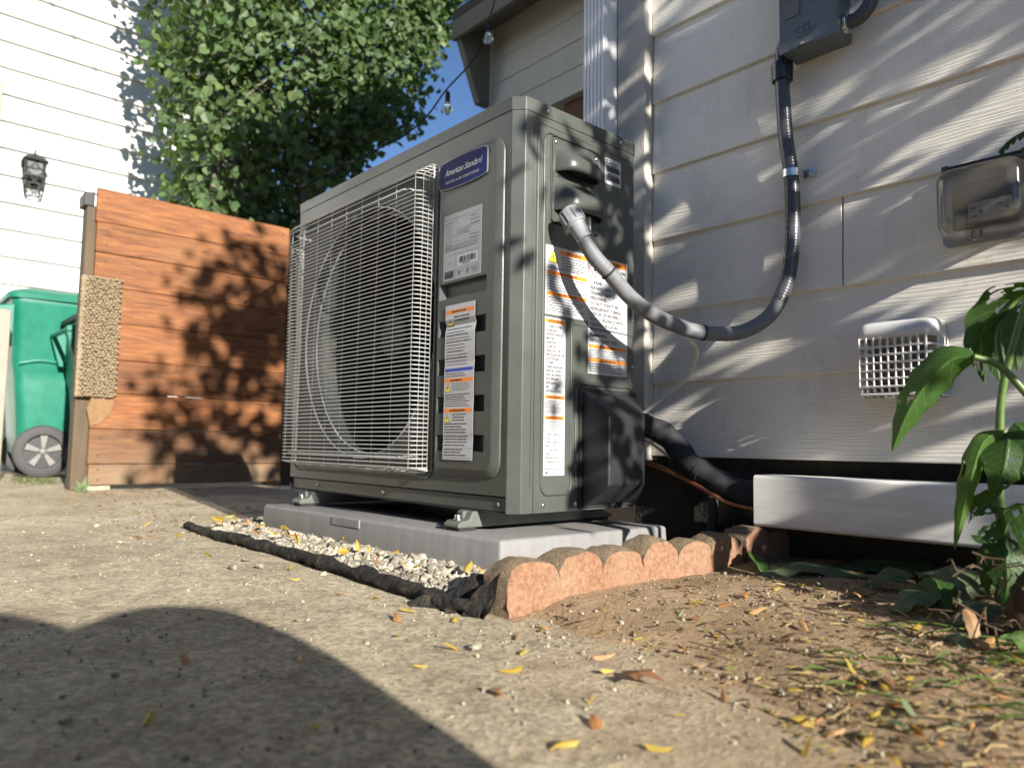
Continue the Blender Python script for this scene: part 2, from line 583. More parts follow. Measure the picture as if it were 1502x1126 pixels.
def glass_mat():
    m, nt, b = newmat('bulb_glass')
    b.inputs['Base Color'].default_value = (0.9, 0.9, 0.85, 1)
    b.inputs['Roughness'].default_value = 0.05
    b.inputs['Transmission Weight'].default_value = 0.85
    m2, nt2, b2 = newmat('window_glass')
    b2.inputs['Base Color'].default_value = (0.06, 0.07, 0.08, 1)
    b2.inputs['Roughness'].default_value = 0.06


glass_mat()


# ------------------------------------------------------------------ mesh helpers
def catmull(pts, n=8):
    P = [Vector(p) for p in pts]
    P = [P[0] * 2 - P[1]] + P + [P[-1] * 2 - P[-2]]
    out = []
    for i in range(1, len(P) - 2):
        a, b, c, d = P[i - 1], P[i], P[i + 1], P[i + 2]
        for k in range(n):
            t = k / n
            out.append(0.5 * ((2 * b) + (c - a) * t + (2 * a - 5 * b + 4 * c - d) * t * t + (3 * b - a - 3 * c + d) * t ** 3))
    out.append(P[-2].copy())
    return out


class MB:
    def __init__(self):
        self.v = []
        self.f = []
        self.tint = None

    def add(self, vs, fs):
        o = len(self.v)
        self.v += [tuple(x) for x in vs]
        self.f += [tuple(i + o for i in f) for f in fs]
        return self

    def box(self, x0, x1, y0, y1, z0, z1):
        vs = [(x, y, z) for z in (z0, z1) for y in (y0, y1) for x in (x0, x1)]
        return self.add(vs, [(0, 2, 3, 1), (4, 5, 7, 6), (0, 1, 5, 4), (2, 6, 7, 3), (0, 4, 6, 2), (1, 3, 7, 5)])

    def obox(self, c, ax, ay, az):
        c, ax, ay, az = map(Vector, (c, ax, ay, az))
        vs = [c + ax * i + ay * j + az * k for k in (-1, 1) for j in (-1, 1) for i in (-1, 1)]
        return self.add(vs, [(0, 2, 3, 1), (4, 5, 7, 6), (0, 1, 5, 4), (2, 6, 7, 3), (0, 4, 6, 2), (1, 3, 7, 5)])

    def hexa(self, p):          # 8 points: bottom ring 0-3, top ring 4-7
        return self.add(p, [(3, 2, 1, 0), (4, 5, 6, 7), (0, 1, 5, 4), (1, 2, 6, 5), (2, 3, 7, 6), (3, 0, 4, 7)])

    def prism(self, pts, d):    # closed planar polygon swept along d
        d = Vector(d)
        n = len(pts)
        a = [Vector(p) for p in pts]
        b = [p + d for p in a]
        fs = [tuple(reversed(range(n))), tuple(range(n, 2 * n))]
        fs += [(i, (i + 1) % n, n + (i + 1) % n, n + i) for i in range(n)]
        return self.add(a + b, fs)

    def loft(self, rings, caps=True, closed=True):
        n = len(rings[0])
        vs = [p for r in rings for p in r]
        fs = []
        for k in range(len(rings) - 1):
            for i in range(n if closed else n - 1):
                j = (i + 1) % n
                fs.append((k * n + i, k * n + j, (k + 1) * n + j, (k + 1) * n + i))
        if caps:
            fs.append(tuple(reversed(range(n))))
            fs.append(tuple(range((len(rings) - 1) * n, len(rings) * n)))
        return self.add(vs, fs)

    def tube(self, path, r, seg=8, caps=True):
        path = [Vector(p) for p in path]
        m = len(path)
        rr = r if hasattr(r, '__len__') else [r] * m
        t0 = (path[1] - path[0]).normalized()
        up = Vector((0, 0, 1)) if abs(t0.z) < 0.9 else Vector((1, 0, 0))
        nrm = (up - t0 * up.dot(t0)).normalized()
        rings = []
        prev = t0
        for i in range(m):
            if i == 0:
                t = t0
            elif i == m - 1:
                t = (path[i] - path[i - 1]).normalized()
            else:
                t = (path[i + 1] - path[i - 1]).normalized()
            q = prev.rotation_difference(t)
            nrm = q @ nrm
            nrm = (nrm - t * nrm.dot(t)).normalized()
            bn = t.cross(nrm)
            prev = t
            rings.append([path[i] + (nrm * math.cos(a) + bn * math.sin(a)) * rr[i]
                          for a in (2 * math.pi * k / seg for k in range(seg))])
        return self.loft(rings, caps)

    def lathe(self, prof, c, axis='Z', seg=24, caps=True):
        c = Vector(c)
        rings = []
        for r, h in prof:
            ring = []
            for k in range(seg):
                a = 2 * math.pi * k / seg
                ca, sa = r * math.cos(a), r * math.sin(a)
                if axis == 'Z':
                    ring.append(c + Vector((ca, sa, h)))
                elif axis == 'Y':
                    ring.append(c + Vector((ca, h, -sa)))
                else:
                    ring.append(c + Vector((h, ca, sa)))
            rings.append(ring)
        return self.loft(rings, caps)

    def ball(self, c, r, seg=10, rings=6):
        r = (r, r, r) if not hasattr(r, '__len__') else r
        c = Vector(c)
        L = []
        for i in range(1, rings):
            th = math.pi * i / rings
            L.append([c + Vector((r[0] * math.sin(th) * math.cos(a), r[1] * math.sin(th) * math.sin(a), -r[2] * math.cos(th)))
                      for a in (2 * math.pi * k / seg for k in range(seg))])
        o = len(self.v)
        self.loft(L, caps=False)
        a = len(self.v)
        self.v.append(tuple(c + Vector((0, 0, -r[2]))))
        self.v.append(tuple(c + Vector((0, 0, r[2]))))
        for k in range(seg):
            self.f.append((a, o + (k + 1) % seg, o + k))
            e = o + (rings - 2) * seg
            self.f.append((a + 1, e + k, e + (k + 1) % seg))
        return self

    def jitter(self, amp, scale, seed=0.0):
        out = []
        for p in self.v:
            q = Vector(p) * scale + Vector((seed, seed * 1.7, -seed))
            n = mnoise.noise_vector(q)
            out.append((p[0] + n.x * amp, p[1] + n.y * amp, p[2] + n.z * amp))
        self.v = out
        return self

    def build(self, name, mat, parent=None, smooth=None, bevel=0.0, bseg=2, subsurf=0):
        off = Vector((0, 0, 0))
        if parent is not None:
            off = WORLD.get(parent.name, Vector((0, 0, 0)))
        me = bpy.data.meshes.new(name)
        me.from_pydata([tuple(Vector(p) - off) for p in self.v], [], self.f)
        bm = bmesh.new()
        bm.from_mesh(me)
        bmesh.ops.recalc_face_normals(bm, faces=bm.faces)
        if bevel:
            ed = [e for e in bm.edges if len(e.link_faces) == 2 and e.calc_face_angle(0) > 0.45]
            bmesh.ops.bevel(bm, geom=ed, offset=bevel, segments=bseg, profile=0.5, affect='EDGES', clamp_overlap=True)
        bm.to_mesh(me)
        bm.free()
        me.materials.append(MATS[mat])
        if smooth is not None:
            for p in me.polygons:
                p.use_smooth = True
            me.set_sharp_from_angle(angle=math.radians(smooth))
        o = bpy.data.objects.new(name, me)
        COL.objects.link(o)
        if parent is not None:
            o.parent = parent
            WORLD[o.name] = off.copy()
        else:
            WORLD[o.name] = Vector((0, 0, 0))
        return o


WORLD = {}


def tag(o, label=None, cat=None, group=None, kind=None):
    if label:
        o['label'] = label
    if cat:
        o['category'] = cat
    if group:
        o['group'] = group
    if kind:
        o['kind'] = kind
    return o


def thing(name, loc, label, cat, group=None):
    o = bpy.data.objects.new(name, None)
    COL.objects.link(o)
    o.location = loc
    o.empty_display_size = 0.05
    WORLD[o.name] = Vector(loc)
    return tag(o, label, cat, group)


def rrect(x0, x1, z0, z1, r, n=5):
    pts = []
    for cx, cz, a0 in ((x1 - r, z1 - r, 0), (x0 + r, z1 - r, 90), (x0 + r, z0 + r, 180), (x1 - r, z0 + r, 270)):
        for k in range(n + 1):
            a = math.radians(a0 + 90 * k / n)
            pts.append((cx + r * math.cos(a), cz + r * math.sin(a)))
    return pts


# ------------------------------------------------------------------ ground
def fbm(x, y, s, o=4):
    return mnoise.fractal(Vector((x * s, y * s, 3.1)), 1.0, 2.0, o)


def build_ground():
    m = MB()
    m.add([(-60, -60, G - 0.03), (60, -60, G - 0.03), (60, 60, G - 0.03), (-60, 60, G - 0.03)], [(0, 1, 2, 3)])
    tag(m.build('ground', 'earth'), kind='structure')
    # concrete slab, with a gently uneven top near the camera
    m = MB()
    xs = list(np.linspace(-9, -1.6, 30)) + list(np.linspace(-1.55, 1.6, 90)) + [1.8, 2.5, 4]
    ys = list(np.linspace(-5, -1.6, 10)) + list(np.linspace(-1.55, 0.56, 70)) + list(np.linspace(0.7, 4.5, 20))
    vs = []
    for y in ys:
        for x in xs:
            vs.append((x, y, G + 0.004 * fbm(x, y, 3.0) * (1 if abs(x) < 3 else 0)))
    nx = len(xs)
    fs = [(j * nx + i, j * nx + i + 1, (j + 1) * nx + i + 1, (j + 1) * nx + i) for j in range(len(ys) - 1) for i in range(nx - 1)]
    m.add(vs, fs)
    tag(m.build('patio', 'concrete', smooth=60), kind='structure')
    # bed of soil between edging stone and wall, spilling over the concrete
    m = MB()
    xs = np.linspace(0.17, 2.2, 110)
    ys = np.linspace(-0.75, 0.60, 80)
    vs, keep = [], []
    for y in ys:
        for x in xs:
            edge = soil_edge(x)
            d = (y - edge) + 0.035 * fbm(x, y, 9) + 0.02 * fbm(x, y, 30)
            h = G + 0.022 * max(-0.6, min(1.0, d / 0.14)) + 0.006 * fbm(x, y, 7) + 0.003 * fbm(x, y, 40)
            if d < -0.02:
                h = G - 0.02
            vs.append((x, y, h))
    nx = len(xs)
    fs = [(j * nx + i, j * nx + i + 1, (j + 1) * nx + i + 1, (j + 1) * nx + i) for j in range(len(ys) - 1) for i in range(nx - 1)]
    m.add(vs, fs)
    tag(m.build('soil', 'soil', smooth=60), kind='structure')


def soil_edge(x):
    if x < 0.48:
        return -0.20 + (x - 0.2) * 0.25
    return -0.13 - (x - 0.48) * 0.55


def soil_z(x, y):
    d = (y - soil_edge(x)) + 0.035 * fbm(x, y, 9) + 0.02 * fbm(x, y, 30)
    if x < 0.17 or d < -0.02:
        return G + 0.004 * fbm(x, y, 3.0)
    return max(G, G + 0.022 * max(-0.6, min(1.0, d / 0.14)) + 0.006 * fbm(x, y, 7))


build_ground()


# ------------------------------------------------------------------ house with lap siding
def plank(name, mat, parent, x0, x1, z0, z1, yf, axis='X', thick=0.011, lean=0.010, overlap=0.02):
    """lap board facing -Y (axis X) or +X (axis Y)"""
    prof = [(0.0, z0), (thick, z0), (thick + lean * 0.9, z1 + overlap), (lean, z1 + overlap)]
    if axis == 'X':
        pts = [(x0, yf + a, b) for a, b in prof]
        m = MB().prism(pts, (x1 - x0, 0, 0))
    else:
        pts = [(yf - a, x0, b) for a, b in prof]
        m = MB().prism(pts, (0, x1 - x0, 0))
    return m.build(name, mat, parent, bevel=0.0015, bseg=1)


def build_house():
    t = thing('house', (2.5, 2.6, G), 'house with grey-white lap siding behind the outdoor unit', 'house')
    YF = 0.548
    zs = [0.106, 0.282, 0.455, 0.638, 0.811, 0.993, 1.172]
    while zs[-1] < 3.2:
        zs.append(zs[-1] + 0.178)
    for i in range(len(zs) - 1):
        if i == 2:
            plank('siding_board', 'siding_house', t, -0.108, 0.3635, zs[i], zs[i + 1], YF)
            plank('siding_board', 'siding_house', t, 0.3665, 6.0, zs[i] - 0.001, zs[i + 1], YF)
        else:
            plank('siding_board', 'siding_house', t, -0.108 + 0.0004 * (i % 3), 6.0, zs[i], zs[i + 1], YF + 0.0004 * (i % 2))
    MB().box(-0.24, 6.0, YF + 0.03, 4.6, 0.120, 3.4).build('wall', 'siding_house', t)
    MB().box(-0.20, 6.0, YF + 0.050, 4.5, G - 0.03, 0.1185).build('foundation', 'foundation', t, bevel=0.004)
    # two corner boards
    MB().box(-0.199, -0.109, 0.521, YF + 0.025, 0.095, 3.3).build('corner_board', 'trim_grey', t, bevel=0.003)
    MB().box(-0.243, -0.2005, 0.527, YF + 0.025, 0.095, 3.3).build('corner_board', 'trim_grey', t, bevel=0.003)
    # roof with eave
    m = MB()
    m.prism([(-0.55, 0.30, 3.30), (-0.55, 2.6, 4.6), (-0.55, 4.9, 3.30), (-0.55, 4.9, 3.42), (-0.55, 2.6, 4.74), (-0.55, 0.30, 3.42)], (7.0, 0, 0))
    m.build('roof', 'roof_felt', t)
    # downspout on the corner
    d = thing('downspout', (-0.24, 0.50, G), 'white ribbed metal downspout at the left end of the house wall', 'downspout')
    m = MB()
    prof = []
    w, dp = 0.074, 0.050
    n = 6
    for k in range(n):
        a = -w / 2 + w * k / n
        b = -w / 2 + w * (k + 1) / n
        prof += [(a + 0.0012, 0.0), (b - 0.0042, 0.0), (b - 0.0030, 0.0035), (b, 0.0035)]
    prof += [(w / 2, dp), (-w / 2, dp)]
    m.prism([(-0.239 + a, 0.474 + b, 0.05) for a, b in prof], (0, 0, 3.1))
    m.build('pipe', 'downspout_white', d)
    MB().box(-0.285, -0.193, 0.4695, 0.5265, 1.62, 1.655).build('bracket', 'downspout_white', d, bevel=0.002)


build_house()


# ------------------------------------------------------------------ wall fittings
def build_disconnect():
    t = thing('disconnect_box', (0.333, 0.52, 0.952), 'grey metal electrical disconnect box high on the siding', 'electrical box')
    x0, x1, y0, y1, z0, z1 = 0.2725, 0.3945, 0.4835, 0.5545, 0.948, 1.20
    m = MB()
    m.box(x0 + 0.002, x1 - 0.002, y0 + 0.004, y1, z0 + 0.001, z1)
    m.build('case', 'box_grey', t, bevel=0.002)
    lid = MB().box(x0, x1, y0, y0 + 0.0035, z0 - 0.002, z1 + 0.001).build('lid', 'box_grey', t, bevel=0.0012)
    # tab with rivet
    MB().prism([(0.305, y0 - 0.0025, z0 + 0.000), (0.345, y0 - 0.0025, z0 + 0.000), (0.341, y0 - 0.0025, z0 + 0.009), (0.309, y0 - 0.0025, z0 + 0.009)], (0, 0.002, 0)).build('latch', 'print_grey', lid)
    MB().lathe([(0.0035, 0), (0.003, -0.0015), (0.001, -0.002)], (0.323, y0 - 0.0026, z0 + 0.004), 'Y', 10).build('rivet', 'bright_metal', lid, 40)
    # raised oval with two strokes and a row of small raised characters
    cx, cz = 0.331, z0 + 0.034
    ring = [(cx + 0.021 * math.cos(a), y0 - 0.0005, cz + 0.0075 * math.sin(a)) for a in [math.radians(70 + 310 * k / 30) for k in range(31)]]
    MB().tube(ring, 0.0007, 5).build('emblem', 'box_grey', lid)
    m = MB()
    for dx in (-0.006, 0.004):
        m.box(cx + dx, cx + dx + 0.0013, y0 - 0.0012, y0 + 0.0005, cz - 0.004, cz + 0.012)
        m.box(cx + dx, cx + dx + 0.006, y0 - 0.0012, y0 + 0.0005, cz - 0.0052, cz - 0.0042)
    m.build('emblem', 'box_grey', lid)
    m = MB()
    for k in range(6):
        x = cx - 0.018 + k * 0.0062
        m.box(x, x + 0.0009, y0 - 0.001, y0 + 0.0005, cz - 0.0165, cz - 0.0115)
        m.box(x + 0.002, x + 0.0036, y0 - 0.001, y0 + 0.0005, cz - (0.0165 if k % 2 else 0.0125), cz - (0.0155 if k % 2 else 0.0115))
    m.build('emblem', 'box_grey', lid)
    MB().prism([(0.286, y0 - 0.002, z0 + 0.068), (0.318, y0 - 0.002, z0 + 0.068), (0.318, y0 - 0.002, z0 + 0.12), (0.279, y0 - 0.002, z0 + 0.12)], (0, 0.0015, 0)).build('label_plate', 'print_grey', lid)
    # cable elbow on the right side
    e = thing('conduit_elbow', (0.40, 0.52, 0.97), 'dark curved conduit elbow with a shiny nut on the right side of the box', 'conduit')
    MB().tube(catmull([(0.402, 0.515, 0.974), (0.425, 0.515, 0.976), (0.445, 0.518, 1.0), (0.452, 0.52, 1.05), (0.452, 0.52, 1.3)], 6), 0.014, 12).build('tube', 'conduit_grey', e, 50)
    MB().lathe([(0.020, -0.004), (0.021, 0.0), (0.021, 0.008), (0.017, 0.010)], (0.3955, 0.515, 0.974), 'X', 14).build('nut', 'bright_metal', e, 35)


build_disconnect()


def build_conduit():
    t = thing('conduit', (0.27, 0.52, 0.36), 'flexible liquid-tight conduit looping from the unit up the siding to the box', 'conduit')
    low = [(0.050, 0.098, 0.562), (0.066, 0.104, 0.535), (0.083, 0.120, 0.490), (0.100, 0.150, 0.455), (0.110, 0.20, 0.415), (0.122, 0.26, 0.386),
           (0.145, 0.34, 0.3655), (0.170, 0.40, 0.361), (0.202, 0.45, 0.368), (0.240, 0.490, 0.403), (0.264, 0.515, 0.470)]
    up = [(0.264, 0.515, 0.470), (0.274, 0.522, 0.545), (0.276, 0.524, 0.62), (0.273, 0.524, 0.70), (0.262, 0.523, 0.80), (0.258, 0.522, 0.90), (0.258, 0.522, 0.935)]
    allp = catmull(low + up[1:], 10)
    R0 = 0.0152
    # spiral-ribbed surface
    pts, rr = [], []
    L = 0.0
    for i in range(len(allp) - 1):
        a, b = allp[i], allp[i + 1]
        n = max(1, int((b - a).length / 0.0016))
        for k in range(n):
            p = a.lerp(b, k / n)
            pts.append(p)
            L += (b - a).length / n
            rr.append(R0 + (0.0002 if (L % 0.0065) < 0.0032 else -0.0001))
    n1 = next(i for i, p in enumerate(pts) if p.z < 0.372 and p.y > 0.36) 
    ns = next(i for i, p in enumerate(pts) if p.z > 0.43 and p.y > 0.45)
    MB().tube(pts[:ns + 1], rr[:ns + 1], 16).build('tube', 'conduit_pale', t, 50)
    MB().tube(pts[ns:], rr[ns:], 16).build('riser', 'conduit_grey', t, 50)
    # fittings
    d0 = (Vector(low[1]) - Vector(low[0])).normalized()
    a = Vector(low[0])
    m = MB().tube([a - d0 * 0.020, a - d0 * 0.016, a + d0 * 0.016, a + d0 * 0.0165, a + d0 * 0.020], [0.019, 0.0215, 0.0215, 0.019, 0.0172], 24)
    f = m.build('end_fitting', 'fitting_grey', t, 35)
    q = d0.to_track_quat('Z', 'Y')
    m = MB()
    for k in range(8):
        an = 2 * math.pi * k / 8
        e1 = q @ Vector((math.cos(an), math.sin(an), 0))
        e2 = q @ Vector((-math.sin(an), math.cos(an), 0))
        m.obox(a + e1 * 0.0217 - d0 * 0.001, e1 * 0.0014, e2 * 0.0055, d0 * 0.012)
    m.build('grip_rib', 'fitting_grey', f, bevel=0.0008, bseg=1)
    MB().tube([a + d0 * 0.020, a + d0 * 0.052], [0.0176, 0.0172], 20).build('sleeve', 'fitting_grey', t, 40)
    MB().lathe([(0.0165, -0.022), (0.0215, -0.020), (0.0225, 0.0), (0.0225, 0.017), (0.019, 0.021), (0.016, 0.023)], (0.258, 0.522, 0.929), 'Z', 20).build('connector', 'conduit_black', t, 35)
    MB().tube(catmull([(0.258, 0.522, 0.945), (0.259, 0.521, 0.97), (0.268, 0.52, 0.992), (0.285, 0.52, 1.0)], 6), 0.014, 14).build('elbow', 'conduit_black', t, 50)
    # strap with bolt
    z = 0.702
    m = MB()
    rings = []
    for k in range(17):
        an = math.radians(170 + 200 * k / 16)
        ca, sa = math.cos(an), math.sin(an)
        rings.append([(0.274 + ca * q, 0.524 + sa * q, z + h) for q, h in ((0.0155, -0.008), (0.0182, -0.008), (0.0182, 0.008), (0.0155, 0.008))])
    m.loft(rings)
    m.box(0.2905, 0.316, 0.5435, 0.5465, z - 0.0082, z + 0.0082)
    s = m.build('strap', 'bright_metal', t, 30)
    MB().lathe([(0.006, 0), (0.006, -0.003), (0.0035, -0.0045)], (0.305, 0.5436, z), 'Y', 10).build('screw', 'bright_metal', s, 40)
    # black cable ties
    for i in (len(pts) // 9, int(len(pts) * 0.36)):
        p, q2 = pts[i], pts[i + 2]
        d = (q2 - p).normalized()
        MB().tube([p - d * 0.0022, p + d * 0.0022], R0 + 0.0016, 16).build('cable_tie', 'rubber', t, 40)
    # thin white cable hanging off the conduit into the unit
    c = thing('thin_white_cable', (0.05, 0.44, 0.22), 'thin white cable drooping from the conduit to behind the unit', 'cable')
    MB().tube(catmull([(0.138, 0.345, 0.352), (0.125, 0.38, 0.345), (0.110, 0.42, 0.330), (0.060, 0.46, 0.285), (0.0, 0.47, 0.25), (-0.075, 0.47, 0.205), (-0.12, 0.44, 0.17)], 8), 0.0042, 8).build('wire', 'white_cable', c, 60)
    c = thing('loose_white_wire', (0.0, 0.5, 0.08), 'loose white wire running down behind the black insulated pipe', 'cable')
    MB().tube(catmull([(-0.14, 0.47, 0.17), (-0.085, 0.505, 0.14), (-0.005, 0.515, 0.09), (0.085, 0.52, 0.040), (0.14, 0.53, 0.01)], 8), 0.003, 8).build('wire', 'white_cable', c, 60)


build_conduit()


def build_lineset():
    c = thing('line_set_cover', (0.7, 0.5, -0.03), 'long white vinyl line-set cover low along the house wall', 'pipe cover')
    pr = rrect(0.456, 0.545, -0.028, 0.0745, 0.008, 4)
    m = MB().prism([(0.218, a, b) for a, b in pr], (1.9, 0, 0))
    m.build('cover', 'white_vinyl', c, 40)
    t = thing('insulated_pipe', (0.06, 0.48, 0.0), 'thick black foam-insulated refrigerant pipe bending into the white cover', 'pipe')
    P = catmull([(-0.06, 0.37, 0.178), (-0.045, 0.44, 0.176), (-0.005, 0.475, 0.150), (0.047, 0.485, 0.092), (0.115, 0.49, 0.055), (0.175, 0.495, 0.034), (0.25, 0.50, 0.026)], 10)
    MB().tube(P, [0.0265 + 0.0012 * math.sin(i * 0.8) for i in range(len(P))], 16).jitter(0.0015, 30).build('insulation', 'foam_black', t, 60)
    for i in (6, 34):
        d = (P[i + 1] - P[i]).normalized()
        MB().tube([P[i] - d * 0.006, P[i] + d * 0.006], 0.0288, 16).build('tape', 'rubber', t, 40)
    w = thing('copper_wire', (0.07, 0.47, 0.0), 'bare reddish copper tube under the black insulated pipe', 'pipe')
    MB().tube(catmull([(-0.12, 0.42, 0.105), (-0.07, 0.455, 0.096), (0.007, 0.47, 0.072), (0.088, 0.47, 0.041), (0.154, 0.475, 0.012), (0.24, 0.49, 0.0)], 8), 0.0052, 10).build('tube', 'copper', w, 60)
    p = thing('stub_pipe', (0.04, 0.57, G), 'short grey vertical pipe standing against the dark foundation', 'pipe')
    MB().lathe([(0.012, 0), (0.012, 0.135), (0.014, 0.135), (0.014, 0.15)], (0.045, 0.575, G), 'Z', 14).build('tube', 'conduit_grey', p, 40)


build_lineset()


def build_vent():
    t = thing('vent_hood', (0.49, 0.52, 0.29), 'white plastic caged dryer vent hood on the siding', 'vent')
    x0, x1, z0, z1, y0, y1 = 0.4150, 0.5520, 0.222, 0.366, 0.474, 0.553
    # solid rounded hood at the top
    def sect(inset, z, y):
        return z, y
    m = MB()
    rings = []
    for k in range(9):      # outline in plan is a U: left side, front, right side
        pass
    prof = []
    R = 0.022
    n = 6
    plan = [(x0, y1)] + [(x0 + R - R * math.cos(a), y0 + R - R * math.sin(a)) for a in [math.radians(90 * k / n) for k in range(n + 1)]] \
        + [(x1 - R + R * math.sin(a), y0 + R - R * math.cos(a)) for a in [math.radians(90 * k / n) for k in range(n + 1)]] + [(x1, y1)]
    ztop = z1 - 0.036
    def ring(z, shrink):
        out = []
        for x, y in plan:
            xx = 0.4835 + (x - 0.4835) * (1 - shrink * 0.35)
            yy = y1 + (y - y1) * (1 - shrink)
            out.append((xx, yy, z))
        return out
    rings = [ring(ztop, 0), ring(z1 - 0.018, 0.03), ring(z1 - 0.007, 0.12), ring(z1 - 0.002, 0.28), ring(z1, 0.55), ring(z1 + 0.001, 0.95)]
    m.loft(rings, caps=False, closed=False)
    o = m.build('hood', 'white_plastic', t, 50)
    md = o.modifiers.new('solid', 'SOLIDIFY')
    md.thickness = 0.002
    # cage bars: horizontal hoops then uprights that curl under
    b = 0.0023
    cage = MB()
    hoops = [ztop - 0.0005 - 0.0145 * k for k in range(1, 8)]
    for z in hoops:
        cage.tube([(x, y, z) for x, y in plan], b, 5)
    cols = [x0 + 0.011 + (x1 - x0 - 0.022) * k / 9 for k in range(10)]
    for x in cols:
        cage.tube([(x, y0 + 0.0004, ztop + 0.003), (x, y0 + 0.0004, z0 + 0.024), (x, y0 + 0.007, z0 + 0.010), (x, y0 + 0.020, z0 + 0.002), (x, y1 - 0.003, z0)], b, 5)
    for x in (x0, x1):
        for y in (0.500, 0.515, 0.530, 0.545):
            cage.tube([(x, y, ztop + 0.002), (x, y, z0 + 0.022), (x + (0.006 if x == x0 else -0.006), y, z0 + 0.008), (x + (0.018 if x == x0 else -0.018), y, z0 + 0.001)], b, 5)
    for y, zz in ((y0 + 0.008, z0 + 0.009), (y0 + 0.026, z0 + 0.001), (y0 + 0.042, z0), (y0 + 0.058, z0)):
        cage.tube([(x0 + 0.010, y, zz), (x1 - 0.010, y, zz)], b, 5)
    cage.build('cage', 'white_plastic', t, 60)
    # louvre flap and lint behind the cage
    MB().box(x0 + 0.012, x1 - 0.012, 0.538, 0.5455, z0 + 0.012, ztop - 0.004).build('flap', 'print_grey', t)
    m = MB()
    for k in range(70):
        c = Vector((rnd.uniform(x0 + 0.008, x1 - 0.008), rnd.uniform(y0 + 0.012, 0.53), z0 + 0.004 + abs(rnd.gauss(0, 0.018))))
        a = Vector((rnd.gauss(0, 1), rnd.gauss(0, 1), rnd.gauss(0, 1))).normalized() * 0.006
        d = Vector((rnd.gauss(0, 1), rnd.gauss(0, 1), rnd.gauss(0, 1))).normalized() * 0.005
        m.add([c - a, c + d, c + a, c - d], [(0, 1, 2, 3)])
    tag(m.build('debris', 'brown_leaf', t), kind='stuff')


build_vent()


def build_outlet():
    t = thing('outlet_cover', (0.62, 0.52, 0.55), 'clear plastic bubble cover over an outdoor power outlet', 'outlet cover')
    x0, x1, z0, z1 = 0.556, 0.692, 0.500, 0.622
    MB().prism([(a, 0.5465, b) for a, b in rrect(x0 - 0.006, x1 + 0.006, z0 - 0.006, z1 + 0.012, 0.012)], (0, 0.006, 0)).build('back_plate', 'label_silver', t, 40)
    rings = []
    for y, ins, r in ((0.5455, 0.0, 0.020), (0.512, 0.001, 0.021), (0.494, 0.003, 0.022), (0.485, 0.008, 0.021), (0.4805, 0.015, 0.018), (0.4795, 0.022, 0.014)):
        rings.append([(a, y, b) for a, b in rrect(x0 + ins, x1 - ins, z0 + ins, z1 - ins, r, 6)])
    MB().loft(rings, caps=False).add([p for p in rings[-1]], [tuple(range(len(rings[-1])))]).build('bubble', 'clear_cover', t, 60)
    MB().prism([(a, 0.5425, b) for a, b in rrect(0.568, 0.670, 0.522, 0.604, 0.003)], (0, 0.0035, 0)).build('face_plate', 'dark_plastic', t, 40)
    r = MB().prism([(a, 0.5395, b) for a, b in rrect(0.594, 0.662, 0.530, 0.566, 0.004)], (0, 0.0035, 0)).build('receptacle', 'fitting_grey', t, 40)
    m = MB()
    for cx in (0.608, 0.648):
        m.box(cx - 0.008, cx - 0.001, 0.5385, 0.5398, 0.554, 0.5565)
        m.box(cx - 0.008, cx - 0.001, 0.5385, 0.5398, 0.540, 0.5425)
        m.lathe([(0.003, 0), (0.003, 0.0012)], (cx + 0.006, 0.5386, 0.548), 'Y', 10)
    m.build('socket_slot', 'print_black', r)
    MB().box(x0 + 0.010, x1 - 0.004, 0.520, 0.5445, z1 + 0.001, z1 + 0.006).build('hinge', 'print_grey', t, bevel=0.001)
    MB().tube([(x0 + 0.004, 0.527, z1 + 0.010), (x1 - 0.002, 0.527, z1 + 0.010)], 0.0042, 10).build('hinge_pin', 'conduit_black', t, 40)
    for cx in (x0 + 0.008, x1 - 0.006):
        MB().lathe([(0.007, -0.005), (0.007, 0.005)], (cx, 0.527, z1 + 0.010), 'X', 12).build('hinge_knuckle', 'clear_cover', t, 40)
    MB().tube(catmull([(0.612, 0.500, z0 + 0.003), (0.611, 0.496, z0 - 0.010), (0.618, 0.494, z0 - 0.013), (0.625, 0.496, z0 - 0.010), (0.624, 0.500, z0 + 0.003)], 5), 0.0028, 8).build('lock_loop', 'clear_cover', t, 50)


build_outlet()


# ------------------------------------------------------------------ the outdoor unit
UW, UD, UH, CH = 0.926, 0.353, 0.80, 0.0214


def text_mesh(body, size, align='LEFT', shear=0.0, spacing=1.0, xs=1.0, bold=0.0):
    cu = bpy.data.curves.new('lettering', 'FONT')
    cu.body = body
    cu.size = size
    cu.align_x = align
    cu.shear = shear
    cu.space_character = spacing
    cu.resolution_u = 2
    cu.offset = bold
    ob = bpy.data.objects.new('lettering', cu)
    COL.objects.link(ob)
    bpy.context.view_layer.update()
    me = bpy.data.meshes.new_from_object(ob)
    vs = [(v.co.x * xs, v.co.y) for v in me.vertices]
    fs = [tuple(p.vertices) for p in me.polygons]
    bpy.data.objects.remove(ob)
    bpy.data.curves.remove(cu)
    bpy.data.meshes.remove(me)
    return vs, fs


